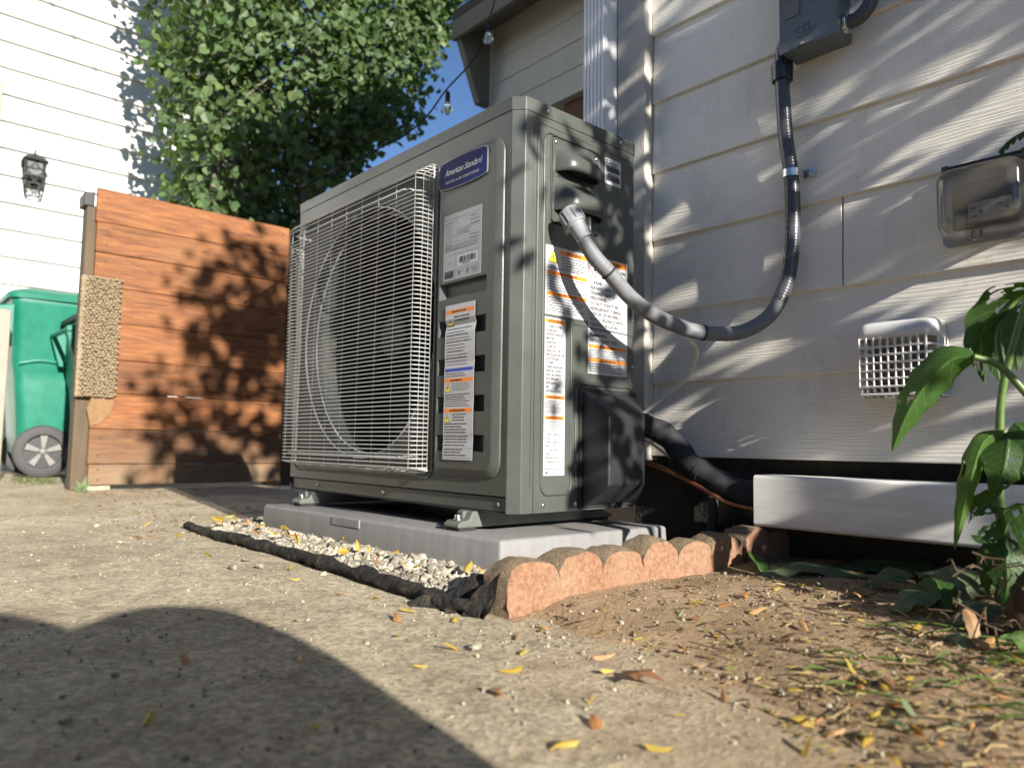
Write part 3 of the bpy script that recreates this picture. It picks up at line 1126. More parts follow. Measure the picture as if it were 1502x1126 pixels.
class Label:
    """flat printed label; (u,v) run along U and V from its lower left corner, N points away from the surface"""

    def __init__(self, origin, U, V, Nn, w, h, bend=None):
        self.o, self.U, self.V, self.N = map(Vector, (origin, U, V, Nn))
        self.w, self.h = w, h
        self.m = {}
        self.bend = bend or (lambda v: 0.0)

    def P(self, u, v, lift):
        return self.o + self.U * u + self.V * v + self.N * (lift + self.bend(v))

    def rect(self, mat, u0, u1, v0, v1, lift=0.0004):
        mb = self.m.setdefault(mat, MB())
        n = max(1, int((v1 - v0) / 0.008))
        vs = []
        for k in range(n + 1):
            v = v0 + (v1 - v0) * k / n
            vs += [self.P(u0, v, lift), self.P(u1, v, lift)]
        mb.add(vs, [(2 * k, 2 * k + 1, 2 * k + 3, 2 * k + 2) for k in range(n)])

    def poly(self, mat, pts, lift=0.0004):
        mb = self.m.setdefault(mat, MB())
        mb.add([self.P(u, v, lift) for u, v in pts], [tuple(range(len(pts)))])

    def text(self, mat, s, u, v, size, align='LEFT', shear=0.0, spacing=1.0, xs=1.0, lift=0.0005):
        vs, fs = text_mesh(s, size, align, shear, spacing, xs, size * 0.022 if mat.startswith('print') else 0.0)
        self.m.setdefault(mat, MB()).add([self.P(u + a, v + b, lift) for a, b in vs], fs)

    def words(self, mat, u0, u1, v, h, r, lift=0.0004):
        """a line of print too small to read: a row of word-length marks"""
        u = u0
        end = u0 + (u1 - u0) * r.uniform(0.72, 1.0)
        while u < end:
            w = r.uniform(1.2, 4.5) * h
            self.rect(mat, u, min(u + w, end), v, v + h, lift)
            u += w + h * 0.7

    def para(self, mat, u0, u1, vtop, n, pitch, h, r):
        for k in range(n):
            self.words(mat, u0, u1, vtop - k * pitch - h, h, r)

    def build(self, name, mat, parent, thick=0.0004, label=None):
        mb = MB()
        n = max(1, int(self.h / 0.006))
        rings = []
        for k in range(n + 1):
            v = self.h * k / n
            rings.append([self.P(0, v, 0.0), self.P(self.w, v, 0.0), self.P(self.w, v, thick), self.P(0, v, thick)])
        mb.loft(rings)
        o = mb.build(name, mat, parent)
        if label:
            o['label'] = label
        for k, b in self.m.items():
            b.v = [tuple(Vector(p) + self.N * (thick - 0.0002)) for p in b.v]
            b.build('print', k, o)
        return o


def tri_warn(L, cu, cv, s, mark='bolt'):
    L.poly('print_black', [(cu - s * 0.55, cv - s * 0.42), (cu + s * 0.55, cv - s * 0.42), (cu, cv + s * 0.58)], 0.0004)
    L.poly('print_yellow', [(cu - s * 0.47, cv - s * 0.37), (cu + s * 0.47, cv - s * 0.37), (cu, cv + s * 0.47)], 0.0006)
    L.poly('print_black', [(cu + s * 0.02, cv + s * 0.26), (cu - s * 0.12, cv - s * 0.04), (cu - s * 0.01, cv - s * 0.04), (cu - s * 0.05, cv - s * 0.28),
                           (cu + s * 0.12, cv + s * 0.06), (cu + s * 0.01, cv + s * 0.06), (cu + s * 0.08, cv + s * 0.26)], 0.0008)


def screw(c, axis, parent, r=0.0042):
    s = 1 if axis == 'X' else -1
    MB().lathe([(r, 0), (r * 0.95, s * 0.0012), (r * 0.7, s * 0.0026), (r * 0.25, s * 0.0031)], c, axis, 12).build('screw', 'bright_metal', parent, 40)


def build_unit():
    t = thing('outdoor_unit', (-UW / 2, UD / 2, -0.038), 'grey-green outdoor heat pump unit with wire fan grille on a grey pad', 'heat pump')
    # plan outline from the front right corner round to the front left
    def outline(e=0.0):
        c = CH
        pts = [(-c - e * 0.4, -e), (-c + 0.002, -e + 0.0004)]
        pts += [(-0.0012 + e * 0.7, c - 0.0032 - e * 0.7), (e, c + e * 0.4)]
        pts += [(e, UD - 0.014 + e), (-0.004 + e, UD - 0.004 + e), (-0.014, UD + e), (-UW + 0.006, UD + e), (-UW - e, UD - 0.006), (-UW - e, 0.004), (-UW + 0.004, -e)]
        return pts
    m = MB()
    ol = outline()
    top = [(x, y, 0.7715) for x, y in ol]
    bot = [(x, y, 0.0) for x, y in ol]
    n = len(ol)
    vs = bot + top
    fs = []
    for i in range(n - 1):      # leaves the front open: the front panel is its own part
        fs.append((i, i + 1, n + i + 1, n + i))
    m.add(vs, fs)
    m.add(bot, [tuple(range(n))])
    m.build('cabinet', 'cabinet_paint', t, 25)
    # lid
    lo = outline(0.0014)
    rings = [[(x, y, 0.7722) for x, y in lo], [(x, y, 0.797) for x, y in lo], [(x * 0.998 - 0.0008, 0.002 + y * 0.994, 0.7995) for x, y in lo], [(x * 0.99 - 0.004, 0.008 + y * 0.965, 0.801) for x, y in lo]]
    lid = MB().loft(rings).build('lid', 'cabinet_paint', t, 25)
    for y in (0.075, 0.296):
        screw((0.0015, y, 0.7855), 'X', lid)

    # front panel with the round fan opening
    cx, cz, R = -0.563, 0.395, 0.310
    x0, x1, z0, z1 = -UW + 0.004, -0.252, 0.0312, 0.7715
    angs = sorted(set([2 * math.pi * k / 96 for k in range(96)] + [math.atan2(b - cz, a - cx) % (2 * math.pi) for a in (x0, x1) for b in (z0, z1)]))
    inner, outer, back = [], [], []
    for a in angs:
        ca, sa = math.cos(a), math.sin(a)
        k = min([((x1 if ca > 0 else x0) - cx) / ca if abs(ca) > 1e-9 else 9, ((z1 if sa > 0 else z0) - cz) / sa if abs(sa) > 1e-9 else 9])
        outer.append((cx + ca * k, 0.0, cz + sa * k))
        inner.append((cx + ca * R, 0.0, cz + sa * R))
        back.append((cx + ca * (R - 0.008), 0.012, cz + sa * (R - 0.008)))
    RD = 0.005
    m = MB()
    o0 = [(x0, 0, z0), (x1, 0, z0), (x1, 0, z1), (x0, 0, z1)]
    hx = (-0.893, -0.2625, 0.0600, 0.7300)
    o1 = [(hx[0], 0, hx[2]), (hx[1], 0, hx[2]), (hx[1], 0, hx[3]), (hx[0], 0, hx[3])]
    o2 = [(a + (0.004 if a < -0.5 else -0.004), RD, b + (0.004 if b < 0.4 else -0.004)) for a, _, b in o1]
    m.loft([o0, o1, o2], caps=False)
    m.add([(x1, 0, z0), (-CH, 0, z0), (-CH, 0, z1), (x1, 0, z1)], [(0, 1, 2, 3)])
    m.build('front_panel', 'cabinet_paint', t, 30)
    m = MB()
    lim = lambda q: (min(max(q[0], hx[0] + 0.002), hx[1] - 0.002), RD - 0.001, min(max(q[2], hx[2] + 0.002), hx[3] - 0.002))
    m.loft([[lim(q) for q in outer], [(q[0], RD - 0.001, q[2]) for q in inner], [(q[0], RD + 0.012, q[2]) for q in back]], caps=False)
    m.build('orifice_plate', 'shroud_dark', t, 30)
    # base tray, set back below the front panel
    m = MB().prism([(-UW + 0.003, 0.006, 0.0), (-CH - 0.002, 0.006, 0.0), (-0.010, 0.014, 0.0), (-0.010, 0.03, 0.0), (-UW + 0.003, 0.03, 0.0)], (0, 0, 0.030))
    tray = m.build('base_tray', 'cabinet_paint', t, bevel=0.003)
    for x in (-0.771, -0.452, -0.046):
        screw((x, 0.0058, 0.0155), 'Y', tray, 0.0045)
    # shroud ring, two bright rolled lips
    m = MB().lathe([(R - 0.008, 0.016), (R - 0.014, 0.04), (R - 0.016, 0.10)], (cx, 0, cz), 'Y', 64, False)
    sh = m.build('shroud', 'shroud_dark', t, 50)
    for rr, yy in ((R - 0.005, 0.006), (R - 0.016, 0.032)):
        MB().tube([(cx + rr * math.cos(a), yy, cz + rr * math.sin(a)) for a in [2 * math.pi * k / 64 for k in range(65)]], 0.0022, 6, False).build('ring', 'wire_paint', sh, 60)
    # coil, partition, fan
    m = MB().box(-UW + 0.02, -0.262, 0.305, 0.325, 0.03, 0.76)
    m.build('coil', 'coil_fins', t)
    MB().box(-0.262, -0.256, 0.03, 0.34, 0.02, 0.768).build('partition', 'coil_fins', t)
    fan = MB().lathe([(0.02, 0.085), (0.055, 0.09), (0.062, 0.11), (0.062, 0.19)], (cx, 0, cz), 'Y', 24).build('fan', 'fan_plastic', t, 40)
    for b in range(3):
        m = MB()
        rows = []
        for i in range(9):
            r = 0.055 + 0.215 * i / 8
            w = 0.35 + 0.42 * (i / 8) ** 0.8
            row = []
            for j in range(9):
                a = 2 * math.pi * b / 3 + 0.6 + 0.32 * i / 8 + w * (j / 8 - 0.5)
                y = 0.135 + 0.085 * (j / 8 - 0.5) * (1.1 - 0.45 * i / 8)
                row.append((cx + r * math.cos(a), y, cz + r * math.sin(a)))
            rows.append(row)
        m.loft(rows, caps=False, closed=False)
        m.build('blade', 'fan_plastic', fan, 60)

    # wire grille
    gx0, gx1, gz0, gz1 = -0.884, -0.2675, 0.0665, 0.7325
    g = MB()
    fr = rrect(gx0 - 0.001, gx1 + 0.001, gz0 - 0.001, gz1 + 0.001, 0.012, 5)
    g.tube([(a_, -0.005, b_) for a_, b_ in fr] + [(fr[0][0], -0.005, fr[0][1])], 0.0016, 6, False)
    grille = g.build('grille', 'wire_paint', t, 60)
    for z in (0.0985, 0.6780):
        MB().tube([(-0.847, 0.001, z), (-0.846, -0.038, z), (-0.838, -0.0468, z), (-0.318, -0.0468, z), (-0.310, -0.038, z), (-0.309, 0.001, z)], 0.0026, 8).build('support_rod', 'wire_paint', grille, 60)
    wire_path = [(gx0, -0.006, 0), (gx0 + 0.003, -0.036, 0), (gx0 + 0.008, -0.047, 0), (gx0 + 0.018, -0.050, 0), (-0.279, -0.050, 0), (-0.269, -0.0475, 0), (-0.2645, -0.040, 0), (gx1 + 0.002, -0.012, 0), (gx1, -0.006, 0)]
    wm = MB().tube(wire_path, 0.0013, 6)
    first = None
    pitch = 0.00925
    nw = 68
    zlist = []
    zlist = [(0.0765 + k * (0.7010 - 0.0765) / (nw - 1), 0.0) for k in range(nw)]
    zlist = [(z, d) for z, d in zlist if not (0.6725 < z < 0.6845)]
    zlist += [(0.7085, 0.0065), (0.7155, 0.0175), (0.7225, 0.0285), (0.7295, 0.0395), (0.0735, 0.014), (0.0705, 0.030)]
    offp = WORLD[t.name]
    for z, dy in zlist:
        if first is None:
            first = wm.build('wire', 'wire_paint', grille, 60)
            o = first
        else:
            o = first.copy()
            COL.objects.link(o)
            o.parent = grille
        o.location = (0, dy, z)
    vpath = [(0, -0.004, gz1), (0, -0.0445, 0.7055), (0, -0.0478, 0.7010), (0, -0.0478, 0.0770), (0, -0.0450, 0.0745), (0, -0.004, gz0)]
    vm = MB().tube(vpath, 0.0008, 6)
    vfirst = None
    for x, dy in [(-0.2745 - 0.0735 * k, 0.0) for k in range(9)] + [(-0.2645, 0.014), (-0.2665, 0.030), (gx0 + 0.004, 0.010)]:
        if vfirst is None:
            vfirst = vm.build('upright_wire', 'wire_paint', grille, 60)
            o = vfirst
        else:
            o = vfirst.copy()
            COL.objects.link(o)
            o.parent = grille
        o.location = (x, dy, 0)
    # pressed lip around the grille
    pr = rrect(-0.902, -0.2545, 0.054, 0.736, 0.026, 6)
    m = MB().tube([(a, 0.0005, b) for a, b in pr] + [(pr[0][0], 0.0005, pr[0][1])], 0.0035, 6, False)
    m.build('grille_bezel', 'cabinet_paint', t, 60)

    # raised service panel with five grip pockets
    px0, px1, pz0, pz1 = -0.246, -0.0375, 0.062, 0.731
    H1 = 0.012
    s0, s1 = px0 + 0.017, px1 - 0.017
    t0, t1 = pz0 + 0.017, pz1 - 0.017
    m = MB()
    ro = [(a, 0.0002, b) for a, b in rrect(px0, px1, pz0, pz1, 0.034, 6)]
    rm = [(a, -0.003, b) for a, b in rrect(px0 + 0.001, px1 - 0.001, pz0 + 0.001, pz1 - 0.001, 0.033, 6)]
    ri = [(a, -H1 + 0.001, b) for a, b in rrect(px0 + 0.013, px1 - 0.013, pz0 + 0.013, pz1 - 0.013, 0.022, 6)]
    rj = [(a, -H1, b) for a, b in rrect(s0, s1, t0, t1, 0.018, 6)]
    m.loft([ro, rm, ri, rj], caps=False)
    # face, cut by the pockets
    hx0, hx1 = -0.228, -0.074
    zc = [0.129, 0.2065, 0.2835, 0.3625, 0.4405]
    zb = [t0]
    for z in zc:
        zb += [z - 0.0165, z + 0.0165]
    zb += [t1]
    ring = rrect(s0, s1, t0, t1, 0.018, 6)
    up = [p for p in ring if p[1] >= zb[-2]]
    # top cap polygon and bottom cap polygon
    tops = sorted([p for p in ring if p[1] > (t0 + t1) / 2], key=lambda p: p[0])
    bots = sorted([p for p in ring if p[1] <= (t0 + t1) / 2], key=lambda p: -p[0])
    m.add([(s1, -H1, zb[-2])] + [(a, -H1, b) for a, b in reversed(tops)] + [(s0, -H1, zb[-2])], [tuple(range(len(tops) + 2))])
    m.add([(s0, -H1, zb[1])] + [(a, -H1, b) for a, b in reversed(bots)] + [(s1, -H1, zb[1])], [tuple(range(len(bots) + 2))])
    for k in range(1, len(zb) - 2):
        za, zb_ = zb[k], zb[k + 1]
        if k % 2 == 1:
            for a, b in ((s0, hx0), (hx1, s1)):
                m.add([(a, -H1, za), (b, -H1, za), (b, -H1, zb_), (a, -H1, zb_)], [(0, 1, 2, 3)])
            # pocket: shallow slope on the left, deeper to the right
            A = [(hx0, -H1, za), (hx1, -H1, za), (hx1, -H1, zb_), (hx0, -H1, zb_)]
            B = [(hx0 + 0.014, 0.006, za + 0.0045), (hx1 - 0.014, 0.006, za + 0.0045), (hx1 - 0.014, 0.006, zb_ - 0.003), (hx0 + 0.014, 0.006, zb_ - 0.003)]
            m.loft([A, B], caps=False)
            m.add(B, [(0, 1, 2, 3)])
        else:
            m.add([(s0, -H1, za), (s1, -H1, za), (s1, -H1, zb_), (s0, -H1, zb_)], [(0, 1, 2, 3)])
    panel = m.build('service_panel', 'cabinet_paint', t, 25)

    # badge
    yb = -H1 - 0.0005
    def bulge(w, h, r, top):
        pts = []
        for a, b in rrect(-w / 2, w / 2, -h / 2, h / 2, r, 5):
            k = (1 - (2 * a / w) ** 2) * top
            pts.append((a, b + (k if b > 0 else -k)))
        return pts
    bx, bz = -0.153, 0.6865
    # extra points along the long edges for the curve
    def badge_outline(w, h, top):
        pts = []
        nn = 14
        for i in range(nn + 1):
            a = -w / 2 * math.cos(math.pi * i / nn)
            e = min(1.0, (w / 2 - abs(a)) / 0.006)
            pts.append((a, -(h / 2 - 0.006 * (1 - math.sqrt(max(0, e * (2 - e)))) + top * (1 - (2 * a / w) ** 2))))
        return pts + [(a, -b) for a, b in reversed(pts)]
    m = MB().prism([(bx + a, yb, bz + b) for a, b in badge_outline(0.158, 0.056, 0.0045)], (0, -0.003, 0))
    badge = m.build('badge', 'badge_rim', t, 40)
    MB().prism([(bx + a, yb - 0.0025, bz + b) for a, b in badge_outline(0.1545, 0.0525, 0.0045)], (0, -0.001, 0)).build('field', 'badge_blue', badge)
    L = Label((bx - 0.075, yb - 0.0036, bz - 0.03), (1, 0, 0), (0, 0, 1), (0, -1, 0), 0.15, 0.06)
    L.text('badge_silver', 'American Standard', 0.076, 0.0275, 0.0195, 'CENTER', 0.42, 0.88, 0.92)
    L.text('badge_silver', 'HEATING & AIR CONDITIONING', 0.075, 0.0105, 0.0082, 'CENTER', 0.0, 1.15, 0.80)
    for b in L.m.values():
        b.build('lettering', 'badge_silver', badge)

    r = random.Random(5)
    yl = -H1 - 0.0003
    FU, FV, FN = (1, 0, 0), (0, 0, 1), (0, -1, 0)
    # rating plate
    L = Label((-0.2155, yl, 0.4615), FU, FV, FN, 0.124, 0.139)
    w, h = L.w, L.h
    for u0, u1, v in ((0.004, 0.120, 0.128), (0.004, 0.120, 0.104), (0.004, 0.120, 0.078), (0.004, 0.120, 0.062), (0.004, 0.120, 0.052), (0.004, 0.120, 0.0195)):
        L.rect('print_grey', u0, u1, v, v + 0.0005)
    L.rect('print_grey', 0.042, 0.0425, 0.006, 0.128)
    for k in range(11):
        L.words('print_grey', 0.005, 0.038, 0.120 - k * 0.0053, 0.0016, r)
    for k in (0, 1, 2, 5, 6):
        L.words('print_grey', 0.088, 0.119, 0.121 - k * 0.0075, 0.0018, r)
    for k in range(3):
        L.words('print_grey', 0.045, 0.09, 0.099 - k * 0.004, 0.0016, r)
    for k in range(3):
        L.words('print_grey', 0.005, 0.119, 0.071 - k * 0.004, 0.0015, r)
    L.rect('label_white', 0.048, 0.114, 0.026, 0.048, 0.0005)
    u = 0.055
    while u < 0.107:
        ww = r.choice([0.0008, 0.0008, 0.0016, 0.0024])
        L.rect('print_black', u, u + ww, 0.032, 0.0445, 0.0008)
        u += ww + r.choice([0.0009, 0.0009, 0.0018])
    L.words('print_black', 0.065, 0.095, 0.0285, 0.0018, r, 0.0008)
    L.rect('print_black', 0.006, 0.036, 0.005, 0.0195, 0.0005)
    L.words('print_grey', 0.009, 0.030, 0.015, 0.002, r, 0.0008)
    L.words('print_grey', 0.014, 0.034, 0.034, 0.0018, r)
    for cu in (0.054, 0.082):
        L.poly('print_grey', [(cu + 0.0045 * math.cos(a), 0.0125 + 0.0055 * math.sin(a)) for a in [k * math.pi / 5 for k in range(10)]])
        L.words('print_grey', cu + 0.008, cu + 0.018, 0.014, 0.0018, r)
    for k in range(4):
        L.words('print_grey', 0.096, 0.118, 0.016 - k * 0.003, 0.0012, r)
    L.build('rating_plate', 'label_silver', t, label='silver rating plate with barcode')

    # long warning sheet over the pockets: sags a little into the first pocket
    Bw = 0.096
    def bend(v):
        s = 0.0
        for z, a in ((0.3625, 0.0045), (0.2835, 0.0012), (0.2065, 0.0008), (0.129, 0.001)):
            s -= a * math.exp(-((0.096 + v - z - 0.006) / 0.010) ** 2)
        return s + 0.0022 * math.exp(-((0.096 + v - 0.375) / 0.008) ** 2) + 0.0016
    L = Label((-0.2005, yl - 0.0004, 0.096), FU, FV, FN, Bw, 0.313, bend)
    H = 0.313
    def band(v, col='print_orange'):
        L.rect(col, 0.003, Bw - 0.003, v, v + 0.0075)
        L.words('print_black', 0.022, 0.074, v + 0.0022, 0.003, r, 0.0008)
    band(0.295)
    tri_warn(L, 0.015, 0.278, 0.022)
    for k in range(3):
        L.words('print_black', 0.030, 0.092, 0.286 - k * 0.0072, 0.0028, r)
    for k in range(12):
        L.words('print_black', 0.005, 0.086, 0.262 - k * 0.0066, 0.0024 if k in (0, 2, 4, 7, 9) else 0.0016, r)
    L.rect('print_blue', 0.003, Bw - 0.003, 0.1765, 0.183)
    L.para('print_black', 0.005, 0.07, 0.173, 2, 0.005, 0.0018, r)
    band(0.155)
    tri_warn(L, 0.013, 0.143, 0.017)
    L.para('print_grey', 0.026, 0.09, 0.152, 4, 0.0042, 0.0016, r)
    L.para('print_black', 0.005, 0.088, 0.131, 6, 0.0046, 0.0018, r)
    band(0.0945)
    tri_warn(L, 0.013, 0.082, 0.017)
    L.para('print_black', 0.030, 0.085, 0.091, 3, 0.0056, 0.0022, r)
    L.para('print_black', 0.005, 0.078, 0.0725, 4, 0.0056, 0.0024, r)
    L.rect('print_grey', 0.0, Bw, 0.0495, 0.0499)
    L.para('print_black', 0.005, 0.082, 0.0475, 4, 0.0058, 0.0024, r)
    L.rect('print_grey', 0.0, Bw, 0.0235, 0.0239)
    L.para('print_black', 0.005, 0.080, 0.0215, 3, 0.0056, 0.0024, r)
    L.rect('print_black', 0.003, Bw - 0.003, 0.0035, 0.0041)
    L.build('warning_label', 'label_white', t, label='long white warning label over the grip pockets')

    # ---------------- right side, X = 0
    SU, SV, SN = (0, 1, 0), (0, 0, 1), (1, 0, 0)
    # pressed ribs: tall panel outline with round foot
    def rib(pts, rr=0.0022, name='pressed_rib'):
        MB().tube([(0.0003, a, b) for a, b in pts], rr, 6).build(name, 'cabinet_paint', t, 60)
    rib([(0.041, 0.752), (0.041, 0.05)], 0.0014)
    rib([(0.053, 0.768), (0.053, 0.001)], 0.0010)
    foot = [(0.150 - 0.018 + 0.018 * math.cos(a), 0.055 + 0.022 * math.sin(a)) for a in [math.radians(-90 * k / 6) for k in range(7)]]
    foot2 = [(0.068 + 0.018 + 0.018 * math.cos(a), 0.055 + 0.022 * math.sin(a)) for a in [math.radians(270 - 90 * k / 6) for k in range(7)]]
    head = [(0.068 + 0.018 - 0.018 * math.cos(a), 0.726 + 0.018 * math.sin(a)) for a in [math.radians(90 * k / 6) for k in range(7)]]
    rib([(0.150, 0.372), (0.150, 0.055)] + foot + foot2 + [(0.068, 0.726)] + head + [(0.20, 0.744)], 0.0024)
    rib([(0.150, 0.3705), (0.345, 0.366)], 0.0016)
    rib([(0.163, 0.06), (0.163, 0.235)] + [(0.175 - 0.012 * math.cos(a), 0.235 + 0.016 * math.sin(a)) for a in [math.radians(90 * k / 5) for k in range(6)]] + [(0.33, 0.253), (0.340, 0.245), (0.342, 0.225)], 0.0028)
    rib([(0.056, 0.757), (0.342, 0.752)], 0.0010)
    # dark joint lines of the panel
    MB().box(-0.001, 0.0004, 0.0478, 0.0492, 0.0, 0.770).build('panel_joint', 'print_black', t)
    for y, z in ((0.075, 0.014), (0.165, 0.0135)):
        screw((0.0002, y, z), 'X', t, 0.0048)
    for y, z in ((0.3395, 0.400), (0.3395, 0.30)):
        screw((0.0002, y, z), 'X', t, 0.003)

    # wiring cover plate with two hoods
    pl = MB().prism([(0.0005, a, b) for a, b in rrect(0.0885, 0.226, 0.566, 0.738, 0.008, 4)], (0.0022, 0, 0)).build('wiring_cover', 'cabinet_paint', t, 40)
    MB().tube([(0.0014, a, b) for a, b in rrect(0.0862, 0.2283, 0.564, 0.7405, 0.009, 4)] + [(0.0014, 0.2283, 0.7315)], 0.0011, 5).build('gasket', 'print_black', pl)
    def hood(y0, y1, ztop, zbot, depth, flare, name):
        """hood: grows outwards from the plate towards its open underside, cut back to the plate"""
        rings = []
        nz = 9
        ny = 12
        for k in range(nz):
            f = k / (nz - 1)
            z = ztop + (zbot - ztop) * f
            d = depth * math.sin(min(1.0, f * 1.25) * math.pi / 2) ** 1.3
            row = []
            for j in range(ny + 1):
                g = j / ny
                s = 1 - abs(2 * g - 1) ** 5
                wy = flare * f
                row.append((0.0026 + d * s ** 0.8, y0 - wy * 0.3 + (y1 + wy - y0 + wy * 0.3) * g, z))
            rings.append(row)
        # rolled underside going back to the plate
        last = rings[-1]
        rings.append([(0.0026 + (p[0] - 0.0026) * 0.93, p[1], zbot - 0.005) for p in last])
        rings.append([(0.0026 + (p[0] - 0.0026) * 0.72, p[1], zbot - 0.0065) for p in last])
        rings.append([(0.0026 + (p[0] - 0.0026) * 0.66, p[1], zbot + 0.004) for p in last])
        rings.append([(0.0026 + (p[0] - 0.0026) * 0.10, p[1], zbot + 0.010) for p in last])
        m = MB().loft(rings, caps=False, closed=False)
        return m.build(name, 'cabinet_paint', pl, 60)
    hood(0.097, 0.212, 0.724, 0.676, 0.036, 0.004, 'hood')
    hood(0.096, 0.214, 0.658, 0.596, 0.044, 0.010, 'hood')
    MB().prism([(0.0028, 0.104, 0.660), (0.0028, 0.208, 0.660), (0.0028, 0.208, 0.676), (0.0028, 0.104, 0.676)], (0.001, 0, 0)).build('louvre', 'print_black', pl)
    for y, z in ((0.0965, 0.7285), (0.2165, 0.7255)):
        screw((0.0028, y, z), 'X', pl, 0.0042)
    screw((0.040, 0.150, 0.607), 'X', pl, 0.0042)
    MB().box(0.003, 0.018, 0.178, 0.186, 0.552, 0.592).build('terminal', 'white_plastic', pl, bevel=0.001)

    # stickers
    L = Label((0.0003, 0.2465, 0.684), SU, SV, SN, 0.0525, 0.0565)
    L.words('print_black', 0.003, 0.020, 0.051, 0.0022, r)
    L.words('print_black', 0.004, 0.048, 0.0455, 0.003, r)
    for v in (0.0275, 0.0075):
        L.rect('print_grey', 0.003, 0.0495, v, v + 0.011)
        u = 0.008
        while u < 0.044:
            ww = r.choice([0.0008, 0.0012, 0.002])
            L.rect('print_black', u, u + ww, v, v + 0.0135, 0.0008)
            u += ww + r.choice([0.0010, 0.0014])
        L.words('print_black', 0.008, 0.044, v + 0.0145, 0.0015, r)
    L.build('barcode_sticker', 'label_white', t, label='small white sticker with two barcodes')

    L = Label((0.0003, 0.0745, 0.3815), SU, SV, SN, 0.1215, 0.137)
    tri_warn(L, 0.0215, 0.1145, 0.026)
    L.rect('print_orange', 0.040, 0.118, 0.123, 0.132)
    L.text('print_black', 'WARNING', 0.079, 0.1245, 0.0088, 'CENTER', 0, 1, 1, 0.0008)
    L.para('print_black', 0.045, 0.117, 0.1195, 5, 0.0054, 0.0019, r)
    L.para('print_black', 0.005, 0.117, 0.0940, 1, 0.0054, 0.0019, r)
    L.para('print_grey', 0.004, 0.036, 0.098, 2, 0.0048, 0.0016, r)
    L.rect('print_orange', 0.004, 0.118, 0.0795, 0.087)
    L.text('print_black', 'AVERTISSEMENT', 0.061, 0.0808, 0.0078, 'CENTER', 0, 1, 1, 0.0008)
    L.para('print_black', 0.004, 0.116, 0.077, 6, 0.0052, 0.0017, r)
    L.rect('print_orange', 0.004, 0.118, 0.038, 0.0455)
    L.text('print_black', 'ADVERTENCIA', 0.061, 0.0393, 0.0078, 'CENTER', 0, 1, 1, 0.0008)
    L.para('print_black', 0.004, 0.116, 0.035, 6, 0.0052, 0.0017, r)
    L.build('electrical_warning_label', 'label_white', t, label='white label with yellow lightning triangle and orange bands')

    L = Label((0.0003, 0.1975, 0.2745), SU, SV, SN, 0.124, 0.246)
    L.rect('print_orange', 0.040, 0.121, 0.232, 0.2435)
    L.text('print_black', 'WARNING', 0.082, 0.234, 0.009, 'CENTER', 0, 1, 1, 0.0008)
    L.text('print_black', 'RISK OF FIRE', 0.119, 0.219, 0.0098, 'RIGHT', 0, 1, 1, 0.0008)
    cu, cv = 0.0215, 0.219
    L.poly('print_red', [(cu - 0.0195, cv), (cu, cv - 0.0195), (cu + 0.0195, cv), (cu, cv + 0.0195)], 0.0004)
    L.poly('label_white', [(cu - 0.0170, cv), (cu, cv - 0.0170), (cu + 0.0170, cv), (cu, cv + 0.0170)], 0.0006)
    L.poly('print_black', [(cu - 0.006, cv - 0.005), (cu + 0.006, cv - 0.005), (cu + 0.007, cv + 0.002), (cu + 0.003, cv + 0.001), (cu + 0.001, cv + 0.009), (cu - 0.003, cv + 0.002), (cu - 0.006, cv + 0.004)], 0.0008)
    L.rect('print_black', cu - 0.007, cu + 0.007, cv - 0.0085, cv - 0.007, 0.0008)
    rows = ['R454B        UL', 'REPAIRED ONLY BY', 'TRAINED SERVICE', 'PERSONNEL.', 'DO NOT PUNCTURE', 'REFRIGERANT TUBING.', 'DISPOSE OF PROPERLY', 'IN ACCORDANCE WITH', 'FEDERAL OR LOCAL', 'REGULATIONS.', 'FLAMMABLE', 'REFRIGERANT USED.']
    for k, s in enumerate(rows):
        L.text('print_black', s.replace('        UL', ''), 0.006 + (0.010 if k == 0 else 0), 0.1865 - k * 0.0109, 0.0098, 'LEFT', 0, 1.0, 0.97)
    L.rect('print_orange', 0.003, 0.121, 0.0535, 0.0605)
    L.text('print_black', 'AVERTISSEMENT', 0.062, 0.0546, 0.0072, 'CENTER', 0, 1, 1, 0.0008)
    L.para('print_black', 0.004, 0.118, 0.050, 4, 0.0050, 0.0018, r)
    L.rect('print_orange', 0.003, 0.121, 0.0255, 0.0325)
    L.text('print_black', 'ADVERTENCIA', 0.062, 0.0266, 0.0072, 'CENTER', 0, 1, 1, 0.0008)
    L.para('print_black', 0.004, 0.118, 0.022, 4, 0.0050, 0.0018, r)
    L.build('refrigerant_warning_label', 'label_white', t, label='white label with flame diamond and lines of capital letters')

    L = Label((0.0003, 0.0745, 0.0695), SU, SV, SN, 0.0575, 0.307)
    L.rect('print_orange', 0.002, 0.0555, 0.2955, 0.303)
    L.text('print_black', 'WARNING', 0.029, 0.2967, 0.0076, 'CENTER', 0, 1, 1, 0.0008)
    rows = ['      RISK OF FIRE', 'AUXILIARY', 'DEVICES WHICH', 'MAY BE', 'IGNITION', 'SOURCES', 'SHALL NOT BE', 'INSTALLED IN THE', 'DUCTWORK,', 'OTHER', 'THAN AUXILIARY', 'DEVICES LISTED', 'FOR USE WITH', 'THE SPECIFIC', 'APPLIANCE.', 'SEE', 'INSTRUCTIONS.']
    for k, s in enumerate(rows):
        L.text('print_black', s.strip(), 0.004 + (0.010 if k == 0 else 0), 0.2865 - k * 0.0079, 0.0066, 'LEFT', 0, 1.0, 0.92)
    L.rect('print_orange', 0.002, 0.0555, 0.1475, 0.1545)
    L.text('print_black', 'AVERTISSEMENT', 0.029, 0.1487, 0.0062, 'CENTER', 0, 1, 1, 0.0008)
    L.para('print_black', 0.003, 0.055, 0.144, 6, 0.0042, 0.0015, r)
